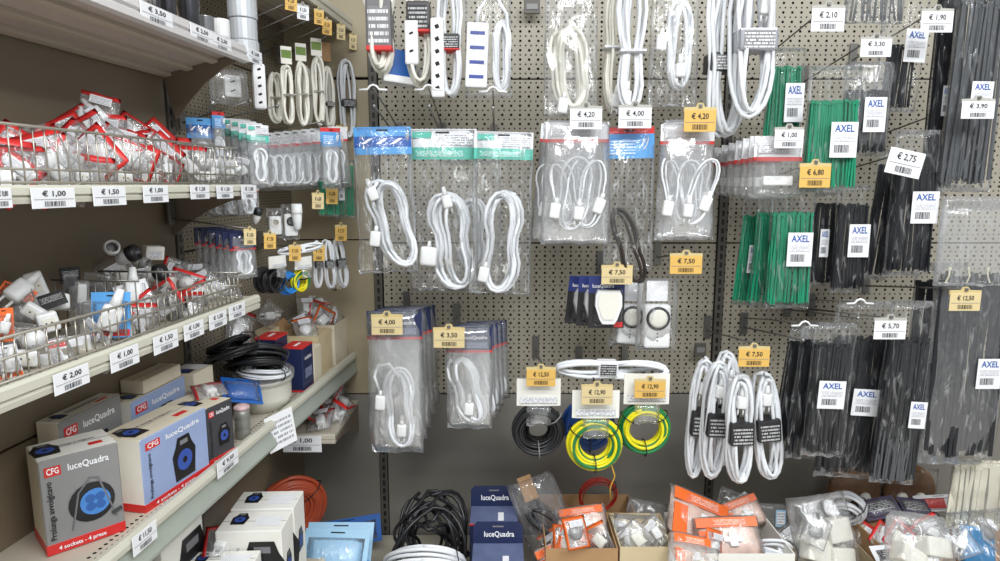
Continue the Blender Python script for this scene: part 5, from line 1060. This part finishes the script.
# green ties and long ties in the corner
tie_bag('corner bag of green cable ties', (318, 178, 338, 216), ('v', 0.18), GREEN, 14, 471, None, 0.1, (0, 0, 0.45), 0.0026, th=0.016); tie_bag('corner bag of green cable ties nearest the upright', (333, 160, 354, 218), ('v', 0.20), GREEN, 16, 472, (337, 182, 343, 200), 0.1, (0, 0, 0.35), 0.0026, th=0.016)
tie_bag('slim corner bag of black and white long ties', (340, 222, 358, 292), ('v', 0.17), BTIE, 10, 473, None, 0.08, (0, 0.12, 0.35), 0.0036, th=0.016, m2=WTIE); tie_bag('slim corner bag of black ties behind the long ones', (334, 208, 348, 262), ('v', 0.13), BTIE, 8, 474, (341, 218, 346, 226), 0.1, (0, 0, 0.4), 0.0030, th=0.016)
# wire coils and hanks in the corner
def ccoil(label, px, py, v, R_px, mats, seed, head=True, turn=0.75):
    p = atV(px, py, v); s = mpp(p); wire_coil(label, p, R_px * s, mats, seed, 14, 0.38, (0, 0, face(p) + turn), 1, rw=R_px * s * 0.08, head=(22 * s, 12 * s) if head else None, squash=1.5)
ccoil('black wire coil hanging in the corner', 274, 281, 0.14, 14, [BLKW], 481); ccoil('second black wire coil behind the corner one', 264, 280, 0.10, 14, [BLKW], 482, False); ccoil('bright blue wire coil hanging in the corner', 288, 283, 0.15, 13, [CBLU], 483, False); ccoil('yellow and green wire coil hanging in the corner', 300, 282, 0.17, 14, [YEL, GRN], 484)
for k, (bx, v) in enumerate([((311, 240, 323, 290), 0.16), ((320, 239, 333, 291), 0.17), ((330, 238, 344, 290), 0.18)]):
    bundle(('white hank with black sleeve nearest the coils in the corner', 'white hank with black sleeve in the middle of the corner trio', 'white hank with black sleeve outermost in the corner trio')[k], bx, ('v', v), 491 + k, 4, (0.48, 0.16), BLKBAND, FINEK, CORD, 0.0032, (0, -0.06 * k, 0.5), 'black-sleeved hanks in the corner', None, pinch=0.3, dep=0.014)
p = atV(300, 249, 0.17); t = thing('cord_bundle', 'white cord hank lying level over the corner coils', 'cord bundle', p, (0, -0.12, face(p) + 0.2)); s = mpp(p); obj('cord', loops(4, 9 * s, 46 * s, 0.003, 495, 0.2, 0.012), CORD, t, (0, 0, 0), (0, math.pi / 2, 0), True); obj('sleeve', MB().rbox((0, 0, 0), (9 * s, 0.022, 8 * s), 0.003), PAPER, t)

# ------------------------------------------------------------------ boxes on the lowest left shelf, under the long shelf
s7 = shelf('lowest deep beige shelf under the long shelf', LP(0.45, 0, 0.58), RZL, 0.97, 0.262, 0.05)
zt = 0.775
c = atZ(209, 532, zt); rbx('white reel box with black reel pictures, front one of the pair in the low stack', (c.x + 0.012, c.y), 0.04, 0.138, 0.082, zt - 0.582, 'white', z=0.582)
rbx('white reel box with black reel pictures, rear one of the pair in the low stack', (c.x + 0.009, c.y + 0.086), 0.04, 0.140, 0.085, zt - 0.578, 'white', z=0.582)
zt = 0.735; c = atZ(168, 566, zt); rbx('low white reel box cut by the bottom edge of the picture', (c.x + 0.02, c.y - 0.01), 0.05, 0.15, 0.060, zt - 0.582, 'white', z=0.582)
rbx('white reel box standing deep under the long shelf', LP(0.93, 0.092, 0)[:2], RZL, 0.12, 0.085, 0.215, 'white', z=0.582); rbx('white reel box at the post end under the long shelf', LP(1.06, 0.085, 0)[:2], RZL, 0.14, 0.08, 0.240, 'white', z=0.582)
c = atZ(222, 541, 0.748); pouch('red-edged pouch lying on the low white reel boxes', c, (-1.3, 0.15, 0.35), 1.15, 501)
p = atY(291, 509, 1.76); wire_coil('orange-brown cable coil leaning on the lower panel', p, 0.112, [ORW, ORW], 502, 36, 0.42, (0.12, 0, 0.55), 2, rw=0.006, name='cable_coil', cat='cable coil', squash=0.5)

# ------------------------------------------------------------------ bins and loose stock along the base deck
def lean_pack(label, px, py, Y, wpx, hpx, m, rot, seed, **k): return flat_pack(label, atY(px, py, Y), 0, 0, wpx, hpx, m, rot, seed, **k)
SKY = mat('pale_sky_card', (158, 200, 228), 0.35, vary=0.08)
for i, lb in ((0, 'pale blue blister pack lying foremost beside the black cable'), (1, 'pale blue blister pack just behind the foremost one')): lean_pack(lb, 335 + i * 4, 552 - i * 7, 1.62 + i * 0.06, 66, 44, SKY, (-0.75, 0.03, 0.05 * i), 511 + i, content=None, stripe=LBLUE)
lean_pack('deep blue pack against the lower panel beside the orange coil', 348, 532, 1.88, 66, 26, DBLUE, (-0.5, -0.12, 0.1), 513, content=None, film=True)
p = atY(430, 540, 1.74); t = thing('cable_coil', 'big tangled black cable coil on the base shelf', 'cable coil', p, (0.12, 0, 0.1))
obj('cable', loops(9, 0.25, 0.24, 0.0052, 514, 0.0, 0.13, 0.12, 26, 0.75), BLKW, t, smooth=True); obj('cable_end', loops(5, 0.20, 0.21, 0.0050, 519, 0.25, 0.10, -0.35, 26, 0.6), BLKW, t, (0.01, -0.01, 0.0), smooth=True)
p = atY(425, 570, 1.56); wire_coil('white cable coil with red marks under the black cable', p, 0.115, [CORD, CORD], 515, 12, 0.22, (0.7, 0, 0), 1, rw=0.0055, name='cable_coil', cat='cable coil')
def tab_box(label, px0, px1, y_tab, y_fold, y_front, Yb, label_txt='luceQuadra'):
    a = atY(px0, y_fold, Yb); b = atY(px1, y_fold, Yb); w_ = b.x - a.x; zt = a.z; f = atZ((px0 + px1) / 2, y_front, zt); d_ = Yb - f.y; h_ = zt - DZ - 0.002; ht = atY(px0, y_tab, Yb).z - zt
    t = thing('navy_carton', label, 'box', ((a.x + b.x) / 2, Yb - d_ / 2, DZ + 0.002)); b_ = carton(t, w_, d_, h_, NAVY, mat('slate_print', (96, 106, 140), 0.4, vary=0.3, scale=25), NAVY)
    obj('red_edge', MB().rbox((0, -d_ / 2, h_ - 0.002), (w_ + 0.001, 0.003, 0.004), 0.0004, seg=1), REDINK, b_); obj('printed_tube', MB().rbox((w_ * 0.15, -d_ * 0.1, h_ + 0.0005), (w_ * 0.12, d_ * 0.45, 0.0006), 0.0002, seg=1), WHITEINK, b_)
    tb = obj('hang_tab', MB().prism([(-w_ / 2, 0), (w_ / 2, 0), (w_ / 2, ht * 0.8), (w_ * 0.42, ht), (-w_ * 0.42, ht), (-w_ / 2, ht * 0.8)], -0.001, 0.001), NAVY, t, (0, d_ / 2, h_), (-0.15, 0, 0))
    lettering(tb, label_txt, ht * 0.36, WHITEINK, w_ * 0.02, ht * 0.42, -0.002, fit=w_ * 0.6); obj('euro_slot', MB().rbox((0, -0.0016, ht * 0.78), (w_ * 0.22, 0.001, ht * 0.07), 0.0003, seg=1), GREYINK, tb)
    return t
tab_box('navy tabbed carton standing behind the other tabbed one', 471, 517, 487, 506, 524, 1.80); tab_box('navy tabbed carton foremost on the base shelf', 473, 523, 523, 543, 580, 1.67)
# grey bag of black cable
def loose_bag(label, box, Y, seed, rot, film=FILM2, th=0.07, content=None, cat='bag', name='loose_bag', taper=0.1):
    pos, w_, h_ = pbox(*box, Y); t = thing(name, label, cat, pos, rot); obj('film', pillow(w_, h_, th, seed, 10, 12, 0.009, taper, 0.01), film, t, smooth=True)
    if content: content(t, w_, h_)
    return t
def c_black(t, w_, h_): obj('cord', loops(8, w_ * 0.55, h_ * 0.62, 0.0042, 521, 0.2, 0.04, slant=-0.5), BLKW, t, (w_ * 0.1, -0.004, -h_ * 0.62), smooth=True); obj('top_card', MB().rbox((-w_ * 0.1, 0, -h_ * 0.12), (w_ * 0.3, 0.004, h_ * 0.3), 0.002), CARDB, t)
loose_bag('grey film bag of black cable leaning beside the navy cartons', (505, 477, 552, 556), 1.76, 522, (-0.15, -0.35, 0.1), FILM2, content=c_black)
# cardboard bins
def bin_box(label, px0, px1, y_top_back, Yb, d_, mats, Hpx=None, turn=0.0):
    a = atY(px0, y_top_back, Yb); b = atY(px1, y_top_back, Yb); h_ = a.z - DZ - 0.002
    return qbox(label, Vector((a.x, Yb - d_, DZ)), turn, b.x - a.x, d_, h_, mats, z=DZ + 0.001, flaps=1, name='cardboard_bin', cat='cardboard box')
bin_box('brown cardboard bin of orange packets', 541, 606, 511, 1.80, 0.20, (CARDB, CARDB)); bin_box('brown cardboard bin behind the orange packets', 538, 628, 494, 1.96, 0.12, (CARDB, CARDB)); bin_box('pale cardboard bin of clear bags with blue bits', 609, 660, 513, 1.78, 0.18, (CARDB2, CARDB))
bin_box('white carton bin of large orange packets', 664, 762, 512, 1.80, 0.22, (BOXW, BOXC)); bin_box('brown cardboard bin behind the big clear bag', 850, 908, 516, 1.80, 0.16, (CARDB, CARDB)); bin_box('wide brown carton holding the loose bags by the picture edge', 912, 1010, 528, 1.80, 0.20, (CARDB, CARDB)); bin_box('brown cardboard bin under the ivory boxes', 782, 846, 532, 1.80, 0.18, (CARDB2, CARDB))
PKT = mat('packet_print', (214, 186, 172), 0.45, vary=0.35, scale=60)
FINEO = print_mat('fine_print_orange', (236, 108, 40), (250, 226, 210), 'rows')
def packet(label, px, py, Y, wpx, hpx, rot, seed, group=None, front=None, edge=ORANGE, cross=True):
    p = atY(px, py, Y); s = mpp(p); w_, h_ = wpx * s, hpx * s; t = thing('orange_packet', label, 'packet', p, rot, group)
    b_ = obj('wrapper', pillow(w_, h_, 0.03, seed, 8, 8, 0.004), front or PKT, t, (0, 0, h_ / 2), smooth=True); o = obj('orange_band', MB().rbox((0, -0.017, h_ * 0.34), (w_ * 0.96, 0.002, h_ * 0.24), 0.001), edge, t); obj('fine_print', MB().quad(-w_ * .2, h_ * .28, w_ * .3, h_ * .42, -0.0184), FINEO, o)
    obj('orange_foot', MB().rbox((-w_ * 0.34, -0.015, -h_ * 0.16), (w_ * 0.24, 0.004, h_ * 0.62), 0.001), edge, t)
    if cross: obj('plug', MB().rbox((0.01, -0.02, -h_ * 0.08), (w_ * 0.30, 0.010, h_ * 0.14), 0.003).rbox((0.01, -0.02, -h_ * 0.08), (w_ * 0.13, 0.012, h_ * 0.36), 0.003), WHITE, t, smooth=True)
    obj('film', pillow(w_ * 1.04, h_ * 1.04, 0.05, seed + 1, 8, 8, 0.005), POUCHF, t, (0, 0, h_ * 0.52), smooth=True); return t
packet('orange and white packet standing foremost in the brown bin', 572, 548, 1.66, 44, 40, (-0.5, 0.5, 0.2), 531); packet('orange-topped packet leaning back in the brown bin', 583, 522, 1.72, 46, 30, (-0.6, -0.25, -0.2), 532); packet('white packet tucked at the side of the brown bin', 552, 560, 1.64, 30, 30, (-0.5, -0.3, 0.3), 533, cross=False)
packet('largest orange packet with a white cross plug', 697, 520, 1.73, 66, 50, (-0.75, 0.45, 0.1), 534); packet('orange packet lying across the white bin', 728, 538, 1.66, 62, 40, (-0.8, -0.1, -0.1), 535); packet('orange packet at the front corner of the white bin', 690, 556, 1.58, 44, 40, (-0.7, 0.3, 0.2), 536); packet('orange packet half hidden at the back of the white bin', 742, 514, 1.79, 40, 30, (-0.7, -0.4, 0), 537)
def c_blue(t, w_, h_): obj('blue_part', MB().rbox((0, -0.01, -h_ * 0.75), (w_ * 0.7, 0.04, h_ * 0.3), 0.012, seg=3), mat('royal_blue_part', (50, 80, 170), 0.35), t, smooth=True); obj('white_part', MB().rbox((0.0, -0.01, -h_ * 0.35), (w_ * 0.3, 0.03, h_ * 0.3), 0.01, seg=3), CREAM, t, smooth=True)
loose_bag('clear bag with royal blue parts in the pale bin', (614, 514, 656, 580), 1.725, 541, (-0.4, 0.05, 0), FILM3, content=c_blue); 
def c_white(t, w_, h_):
    for i, (x, z) in enumerate([(-.2, -.5), (.15, -.62), (.2, -.35)]): obj('white_block', MB().rbox((0, 0, 0), (w_ * 0.42, 0.045, h_ * 0.22), 0.006), CREAM, t, (x * w_, -0.005, z * h_), (0, 0.4 - 0.2 * i, 0.2))
loose_bag('big clear bag of ivory boxes beside the white coil', (784, 494, 844, 586), 1.71, 542, (-0.4, -0.1, 0.1), FILM2, 0.10, c_white)
loose_bag('crumpled clear bag of ivory pieces before the brown bin', (882, 514, 948, 590), 1.55, 543, (-0.55, 0.15, 0), FILM2, 0.10, c_white)
def c_sky(t, w_, h_): obj('blue_part', MB().rbox((0, -0.004, -h_ * 0.45), (w_ * 0.5, 0.03, h_ * 0.5), 0.01, seg=3), mat('teal_blue_part', (40, 120, 170), 0.35), t, (0, 0, 0), (0, 0.3, 0), True)
loose_bag('clear bag with teal blue parts by the picture edge', (946, 510, 1004, 585), 1.715, 544, (-0.5, -0.1, 0), FILM3, 0.08, c_sky)
loose_bag('small clear bag slumped before the white bin', (668, 545, 720, 600), 1.52, 545, (-0.7, 0.2, 0), FILM3, 0.07, c_white); loose_bag('crinkled empty bag behind the orange packets', (628, 500, 668, 545), 1.84, 546, (-0.3, 0.2, 0), FILM2, 0.06)
p = atY(733, 506, 1.82); t = thing('white_plug_bag', 'white plug in a twisted clear bag against the lower panel', 'plug pack', p, (-0.2, 0.4, 0.1)); obj('film', pillow(0.11, 0.09, 0.05, 551, 8, 8, 0.006), FILM3, t, (0, 0, 0.045), smooth=True); obj('plug', plug_mb(1.9).mesh('plug', WHITE, True), None, t, (0, 0, 0), (0, 0.5, 0))
p = atY(768, 516, 1.84); t = thing('clear_blister', 'flat clear blister with a pale blue label against the lower panel', 'blister pack', p, (-0.2, 0.05, 0)); obj('film', pillow(0.12, 0.08, 0.03, 552, 8, 6), FILM2, t, (0, 0, 0.04), smooth=True); c = obj('label_sticker', MB().rbox((0.03, -0.02, 0), (0.03, 0.001, 0.05), 0.0003, seg=1), SKY, t); obj('fine_print', MB().quad(0.018, -0.02, 0.042, 0.02, -0.0212), FINE, c)
p = atY(772, 552, 1.66); wire_coil('loose white cord loops between the orange packets and the big bag', p, 0.065, [CORD], 553, 8, 0.35, (0.9, 0.3, 0), 1, rw=0.0048, name='cable_coil', cat='cable coil')
p = atY(846, 510, 1.78); wire_coil('white cable coil standing behind the ivory boxes bag', p, 0.062, [CORD], 554, 12, 0.40, (0.35, 0, -0.5), 1, rw=0.0048, name='cable_coil', cat='cable coil')
p = atY(598, 496, 1.90); wire_coil('red wire loop in the brown bin at the lower panel', p, 0.07, [REDW], 555, 5, 0.2, (0.15, 0, 0.1), 1, rw=0.0018, name='cable_coil', cat='cable coil')
for i, px in enumerate((854, 909)):
    p = atY(px, 490, 1.90); t = thing('felt_pad_pack', ('brown disc pack behind the ivory boxes bag', 'brown disc pack under the longest ties')[i], 'disc pack', p, (0.0, 0, 0)); s = mpp(p); M_ = Matrix.Rotation(math.pi / 2, 4, 'X')
    obj('disc', MB().lathe([(26 * s, -0.01), (26 * s, 0.004), (22 * s, 0.012), (0.001, 0.014)], 24, M=M_), BROWN, t, smooth=True); obj('film', pillow(56 * s, 46 * s, 0.04, 560 + i, 8, 8), FILM, t, (0, 0, 23 * s), smooth=True)
    for x in (-9, 9): obj('screw_cap', MB().lathe([(6 * s, 0.010), (5 * s, 0.020), (0.001, 0.022)], 14, M=Matrix.Translation((x * s, 0, -6 * s)) @ M_), CREAM, t, smooth=True)
for i, (px, py) in enumerate([(880, 508), (898, 514), (916, 508), (890, 522), (912, 520), (928, 514)]):
    lean_pack('dark purple card pack in the low heap under the ties', px, py, 1.80 + 0.012 * i, 36, 22, PURP, (-1.0, 0.2 * (i % 3) - 0.2, 0.1 * i), 570 + i, content='text', group='dark purple packs under the ties')
lean_pack('white and red slim pack beside the purple packs', 940, 503, 1.86, 50, 16, PAPER, (-0.6, -0.05, 0), 580, content='band'); lean_pack('white printed pack lying in the front carton by the picture edge', 905, 556, 1.60, 60, 26, PAPER, (-1.0, -0.1, 0), 581, content='text')

# loose pouches heaped on the bins
q = rnd(77); k = 600
for x0, x1, Y, e, lb, gr in [(548, 604, 1.70, ORANGE, 'small orange-edged pouch loose among the brown bin packets', 'orange-edged pouches in the brown bin'), (614, 660, 1.74, POUCHF, 'small clear pouch loose in the pale bin', 'clear pouches in the pale bin'), (672, 756, 1.72, ORANGE, 'small orange-edged pouch loose among the large orange packets', 'orange-edged pouches in the white bin'), (786, 846, 1.74, POUCHF, 'small clear pouch loose beside the ivory boxes', 'clear pouches beside the ivory boxes'), (858, 940, 1.74, RED, 'small red-edged pouch loose before the purple packs', 'red-edged pouches before the purple packs'), (925, 996, 1.72, POUCHF, 'small clear pouch loose in the wide carton', 'clear pouches in the wide carton')]:
    for i in range(5):
        p = atY(x0 + (x1 - x0) * (i + 0.5) / 5, 530 + q.random() * 18 + (8 if i % 2 else 0), Y - 0.05 * (i % 3))
        pouch(lb, p, (-0.9 + 0.5 * q.random(), q.uniform(-0.9, 0.9), q.uniform(-0.5, 0.5)), 1.1, k, gr, e, ('plug', 'block', 'disc')[k % 3], cm=(WHITE, CREAM, GREYB)[k % 3]); k += 1
